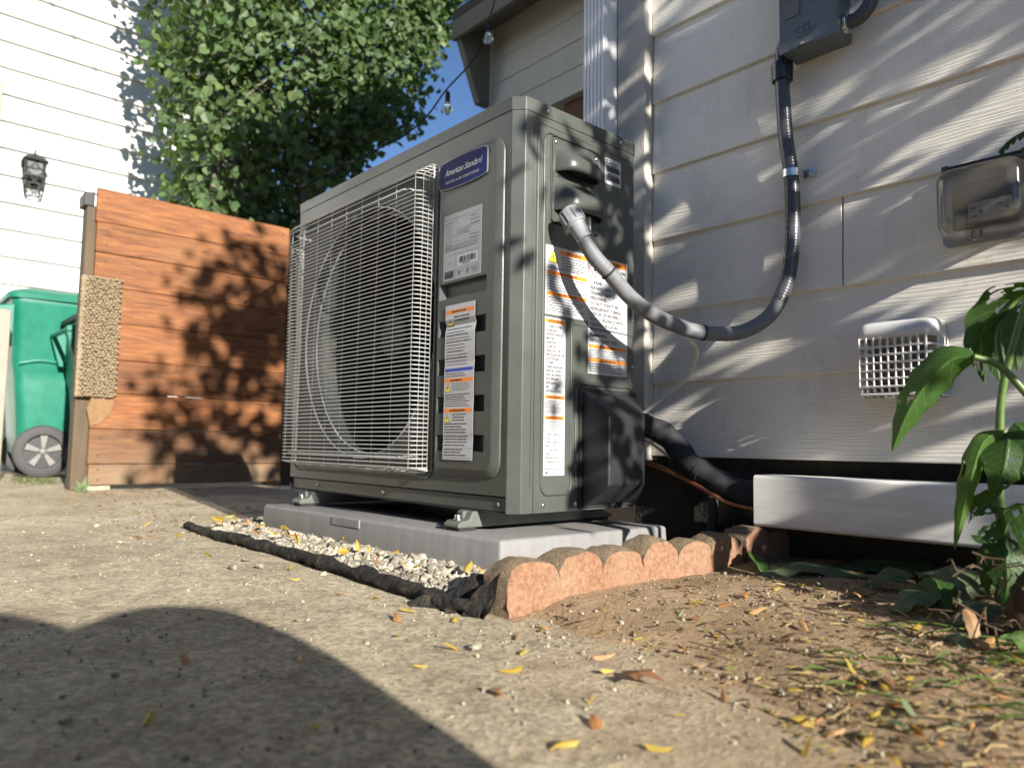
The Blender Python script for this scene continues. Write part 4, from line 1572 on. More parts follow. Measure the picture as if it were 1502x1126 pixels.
    L.rect('print_orange', 0.002, 0.0555, 0.1075, 0.1145)
    L.text('print_black', 'ADVERTENCIA', 0.029, 0.1087, 0.0066, 'CENTER', 0, 1, 1, 0.0008)
    L.para('print_grey', 0.003, 0.055, 0.104, 5, 0.0040, 0.0014, r)
    rows = ['1 Charge Added at', '   Factory', '2 Charge Added at', '   Install', '1+2 Total System', '   Charge', 'REFRIGERATION', 'SYSTEM INSTALLED', 'BY']
    for k, s in enumerate(rows):
        L.text('print_grey', s.strip(), 0.003, 0.0775 - k * 0.0076, 0.0060, 'LEFT', 0, 1, 0.85)
        if k in (1, 3, 5):
            L.rect('print_grey', 0.002, 0.0555, 0.0768 - k * 0.0076 - 0.002, 0.0772 - k * 0.0076 - 0.002)
    L.rect('print_black', 0.002, 0.0555, 0.0125, 0.0135)
    L.text('print_black', '4402', 0.004, 0.004, 0.006, 'LEFT', 0, 1, 0.9)
    for u in (0.024, 0.031, 0.044):
        L.rect('print_black', u, u + 0.006, 0.0035, 0.0105)
        L.rect('label_white', u + 0.0008, u + 0.0052, 0.0043, 0.0097, 0.0007)
    L.build('tall_warning_label', 'label_white', t, label='tall narrow white label with orange bands')

    # black valve cover
    A = [(0.001, 0.179, 0.010), (0.001, 0.348, 0.012), (0.001, 0.348, 0.236), (0.001, 0.179, 0.238)]
    B = [(0.012, 0.180, 0.011), (0.012, 0.346, 0.013), (0.012, 0.346, 0.233), (0.012, 0.180, 0.236)]
    Cc = [(0.070, 0.184, 0.050), (0.062, 0.306, 0.052), (0.062, 0.306, 0.190), (0.070, 0.184, 0.187)]
    m = MB().loft([A, B, Cc])
    vc = m.build('valve_cover', 'dark_plastic', t, 35, bevel=0.0065, bseg=3)
    screw((0.0085, 0.188, 0.232), 'X', vc, 0.0046)
    MB().box(0.0005, 0.004, 0.172, 0.350, 0.004, 0.2435).build('gasket', 'print_black', vc, bevel=0.001)

    # two steel feet running under the unit, rubber pads below
    for fx in (-0.128, -0.790):
        hw = 0.024
        prof = [(-0.045, 0.0), (-0.045, 0.007), (-0.036, 0.013), (-0.018, 0.015), (-0.010, 0.030), (-0.004, 0.031), (0.010, 0.031), (UD - 0.012, 0.031), (UD + 0.03, 0.012), (UD + 0.045, 0.006), (UD + 0.045, 0.0)]
        m = MB().prism([(fx - hw, y, -0.032 + z) for y, z in prof], (2 * hw, 0, 0))
        f = m.build('foot', 'foot_paint', t, bevel=0.003)
        MB().box(fx - 0.006, fx + 0.006, -0.020, 0.004, -0.017, -0.001).build('gusset', 'foot_paint', f, bevel=0.003)
        MB().lathe([(0.009, 0), (0.009, 0.003), (0.006, 0.003), (0.006, 0.008), (0.0045, 0.010)], (fx, -0.028, -0.0180), 'Z', 12).build('bolt', 'bright_metal', f, 40)
        for yy in (-0.040, UD - 0.005):
            MB().box(fx - 0.020, fx + 0.020, yy, yy + 0.042, -0.0382, -0.0322).build('rubber_pad', 'rubber', f, bevel=0.001)


build_unit()


# ------------------------------------------------------------------ pad, edging, gravel, fabric roll
def build_pad():
    t = thing('equipment_pad', (-0.42, 0.16, -0.114), 'grey moulded composite pad under the outdoor unit', 'pad')
    c00, c10, c11 = Vector((-0.881, -0.090, 0)), Vector((0.033, -0.058, 0)), Vector((0.052, 0.392, 0))
    c01 = c00 + (c11 - c10)
    ex = (c10 - c00).normalized()
    ey = (c11 - c10).normalized()
    def ring(z, e):
        return [c00 - ex * e - ey * e + Vector((0, 0, z)), c10 + ex * e - ey * e + Vector((0, 0, z)), c11 + ex * e + ey * e + Vector((0, 0, z)), c01 - ex * e + ey * e + Vector((0, 0, z))]
    m = MB().loft([ring(-0.1165, 0.003), ring(-0.0382, 0.0)])
    p = m.build('slab', 'pad_composite', t, 35, bevel=0.007, bseg=3)
    # embossed size plate on the front face
    o = c00 + ex * 0.41
    MB().obox(o + Vector((0, 0, -0.0500)) - ey * 0.0012, ex * 0.057, ey * 0.002, Vector((0, 0, 0.0095))).build('size_plate', 'pad_composite', t, bevel=0.0015)
    L = Label(o + Vector((0, 0, -0.0570)) - ey * 0.0034 - ex * 0.05, ex, (0, 0, 1), -ey, 0.1, 0.02)
    L.text('pad_composite', '18x36x3', 0.05, 0.002, 0.014, 'CENTER', 0, 1.1, 1.3)
    for b in L.m.values():
        b.build('raised_print', 'label_silver', t)


build_pad()


def build_edging():
    def stone(name, x0, thick, y0, lobes, pitch, base, hgt, label, tilt=0.0, seed=0.0, cut=None):
        pts = []
        n = 10
        for k in range(lobes):
            c = y0 + pitch * (k + 0.5)
            hk = [0.030, 0.036, 0.033, 0.039, 0.031, 0.037][(k + int(seed)) % 6]
            for i in range(n + 1):
                a = math.pi * (1 - i / n)
                y = c + math.cos(a) * pitch * 0.5
                z = hgt - 0.034 + hk * math.sin(a) ** 0.8
                if not pts or abs(y - pts[-1][0]) > 1e-5:
                    pts.append((y, z))
        prof = [(y0, base)] + pts + [(y0 + pitch * lobes, base)]
        ns = 5
        rings = []
        for s in range(ns + 1):
            x = x0 - thick * s / ns
            e = 0.004 if s in (0, ns) else 0.0
            rings.append([(x + tilt * (y - y0), y, z - (e if z > base + 0.01 else 0)) for y, z in prof])
        m = MB()
        # columns of quads from base to scallop for the two faces
        m.loft(rings, caps=False)
        for ring, flip in ((rings[0], 0), (rings[-1], 1)):
            top = ring[1:-1]
            rows = 7
            vs = []
            for (x, y, z) in top:
                for r_ in range(rows + 1):
                    vs.append((x, y, base + (z - base) * r_ / rows))
            fs = []
            for i in range(len(top) - 1):
                for r_ in range(rows):
                    a = i * (rows + 1) + r_
                    q = (a, a + rows + 1, a + rows + 2, a + 1)
                    fs.append(q if not flip else tuple(reversed(q)))
            m.add(vs, fs)
        m.jitter(0.0040, 48, seed).jitter(0.0050, 15, seed + 3).jitter(0.0016, 160, seed)
        o = m.build(name, 'edging_concrete', None, smooth=50)
        tag(o, label, 'edging stone', 'scalloped edging stones beside the pad')
        return o
    stone('edging_stone', 0.213, 0.058, -0.196, 6, 0.0975, -0.142, -0.0365, 'long terracotta scalloped edging stone in the sun in front of the pad', 0.03, 0.0)
    stone('edging_stone', 0.232, 0.058, 0.402, 2, 0.082, -0.142, -0.028, 'short broken scalloped edging stone in shade at the foot of the wall', 0.03, 5.0)


build_edging()


def rock_template(n, seed):
    r = np.random.default_rng(seed)
    out = []
    t = (1 + 5 ** 0.5) / 2
    base = np.array([(-1, t, 0), (1, t, 0), (-1, -t, 0), (1, -t, 0), (0, -1, t), (0, 1, t), (0, -1, -t), (0, 1, -t), (t, 0, -1), (t, 0, 1), (-t, 0, -1), (-t, 0, 1)], float)
    base /= np.linalg.norm(base[0])
    faces = [(0, 11, 5), (0, 5, 1), (0, 1, 7), (0, 7, 10), (0, 10, 11), (1, 5, 9), (5, 11, 4), (11, 10, 2), (10, 7, 6), (7, 1, 8), (3, 9, 4), (3, 4, 2), (3, 2, 6), (3, 6, 8), (3, 8, 9), (4, 9, 5), (2, 4, 11), (6, 2, 10), (8, 6, 7), (9, 8, 1)]
    for _ in range(n):
        v = base * r.uniform(0.72, 1.12, (12, 1)) * r.uniform(0.6, 1.15, (1, 3))
        out.append(v)
    return out, faces


def scatter_rocks(name, mat, pts, size, seed, kind='stuff', parent=None):
    tmpl, faces = rock_template(12, seed)
    r = np.random.default_rng(seed + 1)
    V, F = [], []
    o = 0
    for (x, y, z) in pts:
        v = tmpl[r.integers(12)]
        a, b = r.uniform(0, 6.28, 2)
        ca, sa, cb, sb = math.cos(a), math.sin(a), math.cos(b), math.sin(b)
        Rm = np.array([[ca, -sa, 0], [sa, ca, 0], [0, 0, 1]]) @ np.array([[1, 0, 0], [0, cb, -sb], [0, sb, cb]])
        s = size * (0.45 + r.gamma(2.0, 0.3))
        V.append((v * s) @ Rm.T + np.array((x, y, z)))
        F += [tuple(i + o for i in f) for f in faces]
        o += 12
    m = MB()
    m.v = [tuple(p) for p in np.concatenate(V)]
    m.f = F
    ob = m.build(name, mat, parent)
    tag(ob, kind=kind)
    return ob


def build_gravel():
    pts = []
    for _ in range(5200):
        x = nrg.uniform(-1.06, 0.17)
        ylo = -0.205 + (0.02 if x < -0.8 else 0)
        yhi = -0.088 + (x + 0.881) * 0.035 + 0.02
        if x < -0.881:
            yhi = -0.10 + 0.10 * nrg.uniform()
        y = nrg.uniform(ylo, yhi)
        k = (y - ylo) / (yhi - ylo)
        pts.append((x, y, -0.117 + 0.018 * k + nrg.uniform(0, 0.007)))
    for _ in range(1900):
        x = nrg.uniform(0.03, 0.18)
        y = nrg.uniform(-0.20, 0.58)
        pts.append((x, y, -0.118 + nrg.uniform(0, 0.012)))
    for _ in range(1400):
        pts.append((nrg.uniform(-0.95, 0.20), nrg.uniform(0.39, 0.585), -0.117 + nrg.uniform(0, 0.010)))
    o = scatter_rocks('gravel', 'gravel_stone', pts, 0.0060, 3)
    o['label'] = 'pale crushed gravel packed around the grey pad'
    o['category'] = 'gravel'
    m = MB().add([(-1.05, -0.20, -0.1165), (0.18, -0.20, -0.1165), (0.18, 0.585, -0.1165), (-1.05, 0.585, -0.1165)], [(0, 1, 2, 3)])
    tag(m.build('gravel_bed', 'gravel_stone'), kind='structure')
    # fine grit lying on the concrete
    pts = []
    for _ in range(2600):
        x, y = nrg.uniform(-1.9, 0.9), nrg.uniform(-0.95, 0.1)
        if x > 0.2 and y > soil_edge(x):
            continue
        pts.append((x, y, G + 0.001 + 0.004 * fbm(x, y, 3.0)))
    for _ in range(900):
        x, y = nrg.uniform(0.22, 0.95), nrg.uniform(-0.3, 0.5)
        pts.append((x, y, soil_z(x, y) + 0.001))
    o = scatter_rocks('grit', 'grit_stone', pts, 0.0019, 9)
    o['label'] = 'fine loose grit scattered over concrete and soil'
    o['category'] = 'grit'


build_gravel()


def build_fabric_roll():
    t = thing('fabric_roll', (-0.4, -0.215, G), 'black landscape-fabric roll edging the gravel in front of the pad', 'garden edging')
    P = catmull([(-1.175, -0.185, -0.108), (-1.05, -0.20, -0.107), (-0.95, -0.208, -0.108), (-0.75, -0.205, -0.105), (-0.5, -0.201, -0.106), (-0.25, -0.206, -0.105), (-0.02, -0.218, -0.106), (0.11, -0.226, -0.106), (0.185, -0.226, -0.108)], 12)
    rr = []
    for i, p in enumerate(P):
        k = 0.0150 + 0.0045 * fbm(p.x, 1.3, 9, 3) + 0.0012 * math.sin(i * 0.9)
        if i < 3:
            k *= 0.5 + 0.17 * i
        if abs(p.x + 1.02) < 0.02 or abs(p.x + 0.91) < 0.02:
            k *= 0.7
        rr.append(k)
    rl = MB().tube(P, rr, 16).jitter(0.007, 22, 2.0).jitter(0.0034, 75, 1.0)
    rl.v = [(x, y, G + (z - G) * 0.86 - 0.002) for x, y, z in rl.v]
    rl.build('roll', 'fabric_black', t, 60)
    # loose crumpled flaps where it meets the edging stone
    for (c, a, b) in (((0.150, -0.205, -0.092), (0.034, 0.006, 0.004), (0.004, 0.022, 0.026)), ((0.182, -0.222, -0.100), (0.020, 0.012, 0.016), (-0.004, 0.012, 0.024)), ((0.105, -0.238, -0.112), (0.040, 0.010, 0.0), (0.0, 0.016, 0.008))):
        c, a, b = Vector(c), Vector(a), Vector(b)
        rows = []
        for i in range(9):
            row = []
            for j in range(9):
                u, v = i / 4 - 1, j / 4 - 1
                row.append(c + a * u + b * v)
            rows.append(row)
        MB().loft(rows, caps=False, closed=False).jitter(0.010, 34, c.x * 9).build('flap', 'fabric_black', t, 70)


build_fabric_roll()


# ------------------------------------------------------------------ wooden gate-like fence and its mat
def build_fence():
    t = thing('board_fence', (-3.0, 0.40, G), 'orange-brown fence of wide horizontal boards left of the unit', 'fence')
    zs = [1.360, 1.191, 1.039, 0.872, 0.697, 0.515, 0.350, 0.175, 0.004, -0.097]
    yl = [-0.083, -0.078, -0.076, -0.072, -0.068, -0.062, -0.056, -0.055, -0.050]
    r = random.Random(3)
    for k in range(9):
        z1, z0 = zs[k] - 0.0016, zs[k + 1] + 0.0006
        m = MB()
        n = 24
        rings = []
        for i in range(n + 1):
            y = yl[k] + (0.915 - yl[k]) * i / n
            s = r.uniform(-0.0005, 0.0005)
            xo = -3.0 + 0.0035 * math.sin(k * 1.7) + s * 0.3
            rings.append([(xo, y, z0 + s), (xo, y, z1 + s), (xo - 0.022, y, z1 + s), (xo - 0.022, y, z0 + s)])
        m.loft(rings)
        bo = m.build('board', 'fence_wood', t, bevel=0.003, bseg=1)
        for yy in (yl[k] + 0.045, 0.872):
            for fz in (0.25, 0.75):
                MB().lathe([(0.0045, 0.0), (0.004, 0.0012)], (-2.9955 + 0.0035 * math.sin(k * 1.7) - 0.0035, yy + r.uniform(-.006, .006), z0 + (z1 - z0) * fz), 'X', 8).build('nail', 'iron', bo)
    # the splintered pale end under the mat
    m = MB().prism([(-2.9985, -0.052, 0.185), (-2.9985, -0.01, 0.20), (-2.9985, 0.03, 0.25), (-2.9985, 0.045, 0.30), (-2.9985, 0.03, 0.345), (-2.9985, -0.048, 0.343), (-2.9985, -0.070, 0.27)], (0.004, 0, 0))
    m.jitter(0.004, 40).build('split_end', 'split_wood', t)
    p = MB().box(-3.115, -3.026, -0.118, -0.035, G, 1.27).build('post', 'wood_post', t, bevel=0.004)
    MB().loft([[(-3.12, -0.137, 1.262), (-3.02, -0.137, 1.262), (-3.02, -0.088, 1.262), (-3.12, -0.088, 1.262)], [(-3.12, -0.137, 1.325), (-3.02, -0.137, 1.325), (-3.02, -0.088, 1.34), (-3.12, -0.088, 1.34)]]).build('post_cap', 'iron', t, bevel=0.006)
    MB().box(-3.11, -3.023, 0.86, 1.05, G, 1.36).build('post', 'wood_post', t, bevel=0.004)
    b = MB().box(-3.06, -2.985, -0.05, 0.045, G, G + 0.021).jitter(0.004, 30)
    tag(b.build('footing_block', 'concrete', t))
    # woven sisal scratching mat nailed round the end of the fence
    s = thing('sisal_mat', (-2.99, -0.04, 0.33), 'woven sisal scratching mat wrapped round the end of the board fence', 'mat')
    m = MB()
    rows, cols = 46, 11
    for i in range(rows):
        for j in range(cols):
            u = (j + 0.5 * (i % 2)) / cols
            y = -0.122 + 0.172 * u
            z = 0.327 + 0.585 * (i + 0.5) / rows
            xx = -2.982 + 0.006 * math.sin(u * 3)
            if u < 0.08:
                xx -= 0.012
            m.ball((xx + r.uniform(-0.002, 0.002), y + r.uniform(-0.003, 0.003), z + r.uniform(-0.002, 0.002)), (0.008, 0.0088, 0.0066), 6, 4)
    m.jitter(0.005, 45)
    tag(m.build('weave', 'sisal', s, 60), kind='stuff')
    MB().box(-3.022, -2.990, -0.128, 0.045, 0.324, 0.914).build('backing', 'sisal', s, bevel=0.004)


build_fence()


def build_bin(name, loc, rz, label, seed=0, lidmat='bin_green'):
    t = thing(name, loc, label, 'trash bin', 'wheeled bins by the white house')
    # local frame: side faces +X, back (wheels, handle) towards -Y; built around the origin then moved as a whole
    sav = WORLD[t.name]
    WORLD[t.name] = Vector((0, 0, 0))
    rings = []
    for z, hx, y0, y1, rr in ((0.10, 0.215, -0.12, 0.30, 0.04), (0.16, 0.225, -0.17, 0.32, 0.05), (0.60, 0.245, -0.215, 0.345, 0.06), (0.66, 0.25, -0.225, 0.35, 0.06),
                              (0.70, 0.262, -0.235, 0.36, 0.06), (1.02, 0.275, -0.245, 0.385, 0.06), (1.07, 0.295, -0.26, 0.40, 0.06), (1.095, 0.295, -0.26, 0.40, 0.06)):
        rings.append([(a, b, z) for a, b in rrect(-hx, hx, y0, y1, rr, 4)])
    MB().loft(rings).build('body', 'bin_green', t, 45)
    # hollow fold above the wheel: raised shoulder moulding on the side
    MB().tube(catmull([(0.262, -0.20, 0.70), (0.268, -0.08, 0.725), (0.268, 0.06, 0.70), (0.262, 0.16, 0.60), (0.252, 0.22, 0.45)], 6), 0.014, 8).build('shoulder', 'bin_green', t, 60)
    lid = []
    for z, e in ((1.098, 0.012), (1.125, 0.016), (1.150, -0.01), (1.175, -0.08), (1.185, -0.18)):
        lid.append([(a, b, z + 0.02 * (b + 0.26)) for a, b in rrect(-0.295 - e, 0.295 + e, -0.27 - e, 0.40 + e, 0.06, 4)])
    MB().loft(lid).build('lid', lidmat, t, 45)
    for s in (-1, 1):
        MB().prism([(s * 0.27, -0.24, 1.06), (s * 0.27, -0.34, 1.04), (s * 0.27, -0.335, 0.99), (s * 0.27, -0.28, 0.80), (s * 0.27, -0.24, 0.80)], (-s * 0.035, 0, 0)).build('handle_bracket', 'bin_green', t, bevel=0.006)
        w = MB().lathe([(0.105, -0.028), (0.142, -0.032), (0.158, -0.022), (0.162, 0.0), (0.158, 0.022), (0.142, 0.032), (0.105, 0.028)], (s * 0.262, -0.045, 0.162), 'X', 32, False).build('wheel', 'tyre', t, 40)
        m = MB()
        m.lathe([(0.106, -0.018 * s), (0.111, 0.010 * s), (0.104, 0.012 * s), (0.102, 0.002 * s)], (s * 0.262, -0.045, 0.162), 'X', 32, False)
        m.build('rim', 'tyre', w, 40)
        MB().lathe([(0.104, 0.0), (0.03, 0.006 * s), (0.002, 0.006 * s)], (s * 0.262, -0.045, 0.162), 'X', 32, False).build('hub_disc', 'tyre', w, 40)
        first = None
        for k in range(5):
            a = 2 * math.pi * k / 5 + 0.3
            c, d = 0.20, 0.36
            m = MB().prism([(s * 0.272, -0.045 + 0.024 * math.cos(a - d), 0.162 + 0.024 * math.sin(a - d)), (s * 0.272, -0.045 + 0.100 * math.cos(a - c), 0.162 + 0.100 * math.sin(a - c)),
                            (s * 0.272, -0.045 + 0.100 * math.cos(a + c), 0.162 + 0.100 * math.sin(a + c)), (s * 0.272, -0.045 + 0.024 * math.cos(a + d), 0.162 + 0.024 * math.sin(a + d))], (s * 0.006, 0, 0))
            m.build('spoke', 'hub_grey', w)
        MB().lathe([(0.020, 0.0), (0.020, 0.014 * s), (0.012, 0.020 * s), (0.002, 0.020 * s)], (s * 0.268, -0.045, 0.162), 'X', 16, False).build('hub_cap', 'hub_grey', w, 40)
    MB().tube([(-0.29, -0.325, 1.02), (0.29, -0.325, 1.02)], 0.016, 10).build('handle', 'bin_green', t, 50)
    WORLD[t.name] = sav
    t.rotation_euler.z = rz
    return t


build_bin('wheeled_bin', (-4.62, 0.03, G), 0.0, 'green wheeled bin in the sun with its big spoked wheel showing', 0)
b2 = build_bin('wheeled_bin', (-4.08, 0.27, G), 0.0, 'green wheeled bin with dark lid mostly hidden behind the fence', 1, 'bin_black')
b2.scale = (0.86, 0.86, 0.86)

p = thing('beige_post', (-4.1, -0.28, G), 'pale beige post at the left edge in front of the green bin', 'post')
MB().box(-4.13, -4.07, -0.33, -0.262, G, 0.86).build('post', 'beige_paint', p, bevel=0.006)


# ------------------------------------------------------------------ neighbour's white house
def build_neighbour():
    t = thing('neighbour_house', (-7.5, -1.5, G), 'sunlit white lap-sided house at the left beyond the fence', 'house')
    X = -5.6
    z = 1.476 - 0.2055 * 8
    k = 0
    while z < 5.4:
        plank('siding_board', 'siding_neighbour', t, -5.0, 1.62, z, z + 0.2055, X + 0.032 - 0.0004 * (k % 2), 'Y', 0.030, 0.031, 0.002)
        z += 0.2055
        k += 1
    MB().box(-9.5, X - 0.02, -5.0, 1.60, G, 5.4).build('wall', 'siding_neighbour', t)
    MB().box(X - 0.03, X + 0.02, 1.6205, 1.72, G, 5.4).build('corner_board', 'siding_neighbour', t, bevel=0.004)
    MB().prism([(X + 0.35, -5.4, 5.35), (-7.5, -5.4, 6.6), (-9.9, -5.4, 5.35), (-9.9, -5.4, 5.47), (-7.5, -5.4, 6.75), (X + 0.35, -5.4, 5.47)], (0, 7.5, 0)).build('roof', 'roof_felt', t)
    w = MB().box(X + 0.012, X + 0.045, -1.30, -0.225, 1.95, 2.78).build('window', 'beige_paint', t, bevel=0.004)
    MB().box(X + 0.046, X + 0.050, -1.20, -0.325, 2.04, 2.69).build('pane', 'window_glass', w)


build_neighbour()


def build_lantern():
    t = thing('wall_lantern', (-5.55, -0.01, 1.95), 'black wrought-iron wall lantern on the white house', 'lantern')
    cx, cy = -5.47, -0.005
    def sq(h, z):
        return [(cx - h, cy - h, z), (cx + h, cy - h, z), (cx + h, cy + h, z), (cx - h, cy + h, z)]
    MB().loft([sq(0.095, 2.19), sq(0.075, 2.215), sq(0.03, 2.245), sq(0.008, 2.27)]).build('cap', 'iron', t, bevel=0.003)
    MB().tube([(cx, cy, 2.265), (cx, cy, 2.30)], 0.008, 8).build('finial', 'iron', t)
    def bar(a, b, r=0.0065):
        MB().tube([a, b], r, 6).build('bar', 'iron', t)
    for sx in (-1, 1):
        for sy in (-1, 1):
            bar((cx + sx * 0.072, cy + sy * 0.072, 2.19), (cx + sx * 0.064, cy + sy * 0.064, 2.06), 0.009)
            bar((cx + sx * 0.064, cy + sy * 0.064, 2.06), (cx + sx * 0.048, cy + sy * 0.052, 1.945))
    MB().loft([sq(0.072, 2.055), sq(0.074, 2.070)]).build('tray', 'iron', t, bevel=0.002)
    for z, h in ((1.945, 0.052), (2.0, 0.058), (2.125, 0.068)):
        q = sq(h, z) + [sq(h, z)[0]]
        MB().tube(q, 0.0055, 6).build('hoop', 'iron', t)
    for sy in (-1, 1):
        pts = [(cx + 0.062, cy + sy * (0.03 + 0.022 * math.sin(k * 0.55)), 2.075 + 0.011 * k) for k in range(10)]
        MB().tube(pts, 0.005, 6).build('scroll', 'iron', t)
        pts = [(cx + 0.055, cy + sy * (0.024 + 0.02 * math.sin(k * 0.7)), 1.95 + 0.011 * k) for k in range(10)]
        MB().tube(pts, 0.0045, 6).build('scroll', 'iron', t)
    MB().box(cx - 0.055, cx + 0.055, cy - 0.055, cy + 0.055, 2.075, 2.185).build('glass', 'bulb_glass', t)
    MB().box(-5.588, -5.565, cy - 0.045, cy + 0.045, 2.0, 2.2).build('back_plate', 'iron', t, bevel=0.004)
    MB().tube([(-5.57, cy, 2.15), (cx, cy, 2.22)], 0.01, 8).build('arm', 'iron', t)
    t.scale = (0.9, 0.9, 0.9)
    t.location.z += 0.035
    t.location.x -= 0.004


build_lantern()


# ------------------------------------------------------------------ rear wing of the house, string lights
def build_wing():
    t = thing('rear_wing', (-1.2, 3.0, G), 'shaded grey-sided rear wing behind the unit with a boarded overhang', 'house')
    Y = 2.2
    zb = [2.235 + 0.1655 * k for k in range(9)]
    for k in range(6):
        plank('siding_board', 'siding_wing', t, -2.735, 0.3, zb[k], zb[k] + 0.1655, Y + 0.0004 * (k % 2), 'X', 0.011, 0.010, 0.02)
    MB().box(-2.775, -2.736, Y - 0.012, Y + 0.03, 2.235, 3.3).build('corner_board', 'trim_grey', t, bevel=0.003)
    MB().box(-2.77, 0.3, Y + 0.025, 4.5, 2.24, 3.3).build('wall', 'siding_wing', t)
    MB().box(-2.10, 0.3, Y + 0.06, Y + 0.10, G, 2.24).build('panel', 'brown_ply', t)
    # boxed eave on top with a dark triangular end bracket
    MB().prism([(-2.80, 1.93, 2.83), (-2.80, 2.225, 2.98), (-2.80, 2.225, 3.2), (-2.80, 1.93, 2.90)], (3.1, 0, 0)).build('soffit', 'soffit', t)
    MB().prism([(-2.80, 1.90, 2.80), (-2.80, 1.928, 2.80), (-2.80, 1.928, 2.93), (-2.80, 1.90, 2.93)], (3.1, 0, 0)).build('fascia', 'soffit', t)
    MB().prism([(-2.80, 1.90, 2.935), (-2.80, 3.4, 3.7), (-2.80, 4.8, 3.2), (-2.80, 4.8, 3.3), (-2.80, 3.4, 3.8), (-2.80, 1.90, 3.0)], (3.1, 0, 0)).build('roof', 'roof_felt', t)
    MB().prism([(-2.795, 1.93, 2.82), (-2.795, 2.19, 2.98), (-2.795, 2.19, 2.42), (-2.795, 2.10, 2.42)], (0.05, 0, 0)).build('bracket', 'soffit', t)


build_wing()


def build_string_lights():
    t = thing('string_lights', (-2.0, 1.4, 1.9), 'thin black string-light wire with clear bulbs hanging by the wing', 'string lights')
    P = catmull([(-2.0, 0.2, 1.0), (-2.0, 1.02, 1.63), (-2.0, 1.293, 1.975), (-2.0, 1.48, 2.225), (-2.0, 1.56, 2.455), (-2.0, 1.62, 2.65)], 8)
    P2 = [p for p in P if p.y > 0.95]
    MB().tube([Vector((-2.0, 0.5, 1.25))] + P2, 0.0045, 6).build('wire', 'rubber', t)
    for (y, z) in ((1.293, 1.955), (1.557, 2.44)):
        s = MB().lathe([(0.013, -0.055), (0.014, -0.02), (0.009, 0.0)], (-2.0, y, z), 'Z', 10).build('socket', 'rubber', t, 40)
        MB().lathe([(0.012, -0.055), (0.024, -0.075), (0.028, -0.092), (0.022, -0.112), (0.008, -0.124)], (-2.0, y, z), 'Z', 14).build('bulb', 'bulb_glass', t, 60)


build_string_lights()

# added unseen board fence behind the camera, blocking low sky light
def build_sky_blocker():
    t = thing('sky_blocker_fence', (0.5, -3.3, G), 'tall dark board fence added out of view behind the camera to block low sky light', 'fence')
    first = None
    for k in range(64):
        if first is None:
            first = MB().box(-5.5, -5.352, -3.32, -3.30, G, 1.75).build('board', 'wood_post', t)
            o = first
        else:
            o = first.copy()
            COL.objects.link(o)
            o.parent = t
        o.location = (0.152 * k, 0, 0.02 * ((k * 7) % 3))
    MB().box(-5.5, 4.3, -3.36, -3.321, 0.3, 0.39).build('rail', 'wood_post', t)
    MB().box(-5.5, 4.3, -3.36, -3.321, 1.4, 1.49).build('rail', 'wood_post', t)


build_sky_blocker()

# weathered board fence closing the yard far behind the unit
def build_rear_fence():
    t = thing('rear_fence', (-8.0, 4.5, G), 'weathered upright board fence closing the yard far behind', 'fence')
    first = None
    for k in range(52):
        if first is None:
            first = MB().box(-8.02, -8.0, 1.75, 1.895, G, 1.75).build('board', 'wood_post', t)
            o = first
        else:
            o = first.copy()
            COL.objects.link(o)
            o.parent = t
        o.location = (0, 0.15 * k, 0.015 * ((k * 5) % 3))
    MB().box(-8.07, -8.021, 1.75, 9.5, 1.3, 1.39).build('rail', 'wood_post', t)


build_rear_fence()

# service cables strung high over the yard, whose shadows cross the white wall
for (a, b), lab in ((((-5.6, 0.022, 3.559), (-5.6, 0.437, 3.035)), 'overhead cable nearer the left, casting the left line on the white wall'),
                    (((-5.6, 0.539, 3.781), (-5.6, 0.801, 3.254)), 'overhead cable nearer the tree, casting the right line on the white wall')):
    a, b = Vector(a), Vector(b)
    d = (b - a)
    k = SUN / SUN.x
    p0 = a - d * 2.2 + k * 2.4
    p1 = b + d * 1.2 + k * 1.9
    o = MB().tube([p0, (p0 + p1) / 2, p1], 0.007, 6).build('overhead_cable', 'rubber', None)
    tag(o, lab, 'cable')


# ------------------------------------------------------------------ foliage
def leaf_cloud(pts, nrm, size, shape, seed, droop=0.25):
    """numpy leaf mesh: one folded leaf of six points per position"""
    r = np.random.default_rng(seed)
    n = len(pts)
    pts = np.asarray(pts, float)
    ax = r.normal(size=(n, 3))
    ax[:, 2] -= droop * 2
    ax /= np.linalg.norm(ax, axis=1)[:, None]
    nn = np.asarray(nrm, float) + r.normal(size=(n, 3)) * 0.55
    sd = np.cross(nn, ax)
    sd /= np.linalg.norm(sd, axis=1)[:, None] + 1e-9
    up = np.cross(ax, sd)
    s = size * r.uniform(0.6, 1.25, n)
    prof = {'round': [(0, 0, 0), (0.30, 0.46, 0.10), (0.70, 0.40, 0.10), (1.0, 0, -0.06), (0.70, -0.40, 0.10), (0.30, -0.46, 0.10)],
            'oval': [(0, 0, 0), (0.28, 0.27, 0.07), (0.66, 0.26, 0.06), (1.0, 0, -0.08), (0.66, -0.26, 0.06), (0.28, -0.27, 0.07)]}[shape]
    V = np.zeros((n, 6, 3))
    for i, (a, b, c) in enumerate(prof):
        V[:, i] = pts + (ax * a + sd * b + up * c) * s[:, None]
    base = np.arange(n)[:, None] * 6
    F = np.concatenate([base + np.array([0, 1, 2, 3]), base + np.array([0, 3, 4, 5])], axis=1).reshape(-1, 4)
    tint = np.repeat(np.clip(r.normal(0.42, 0.2, n), 0, 1), 6)
    return V.reshape(-1, 3), F, tint


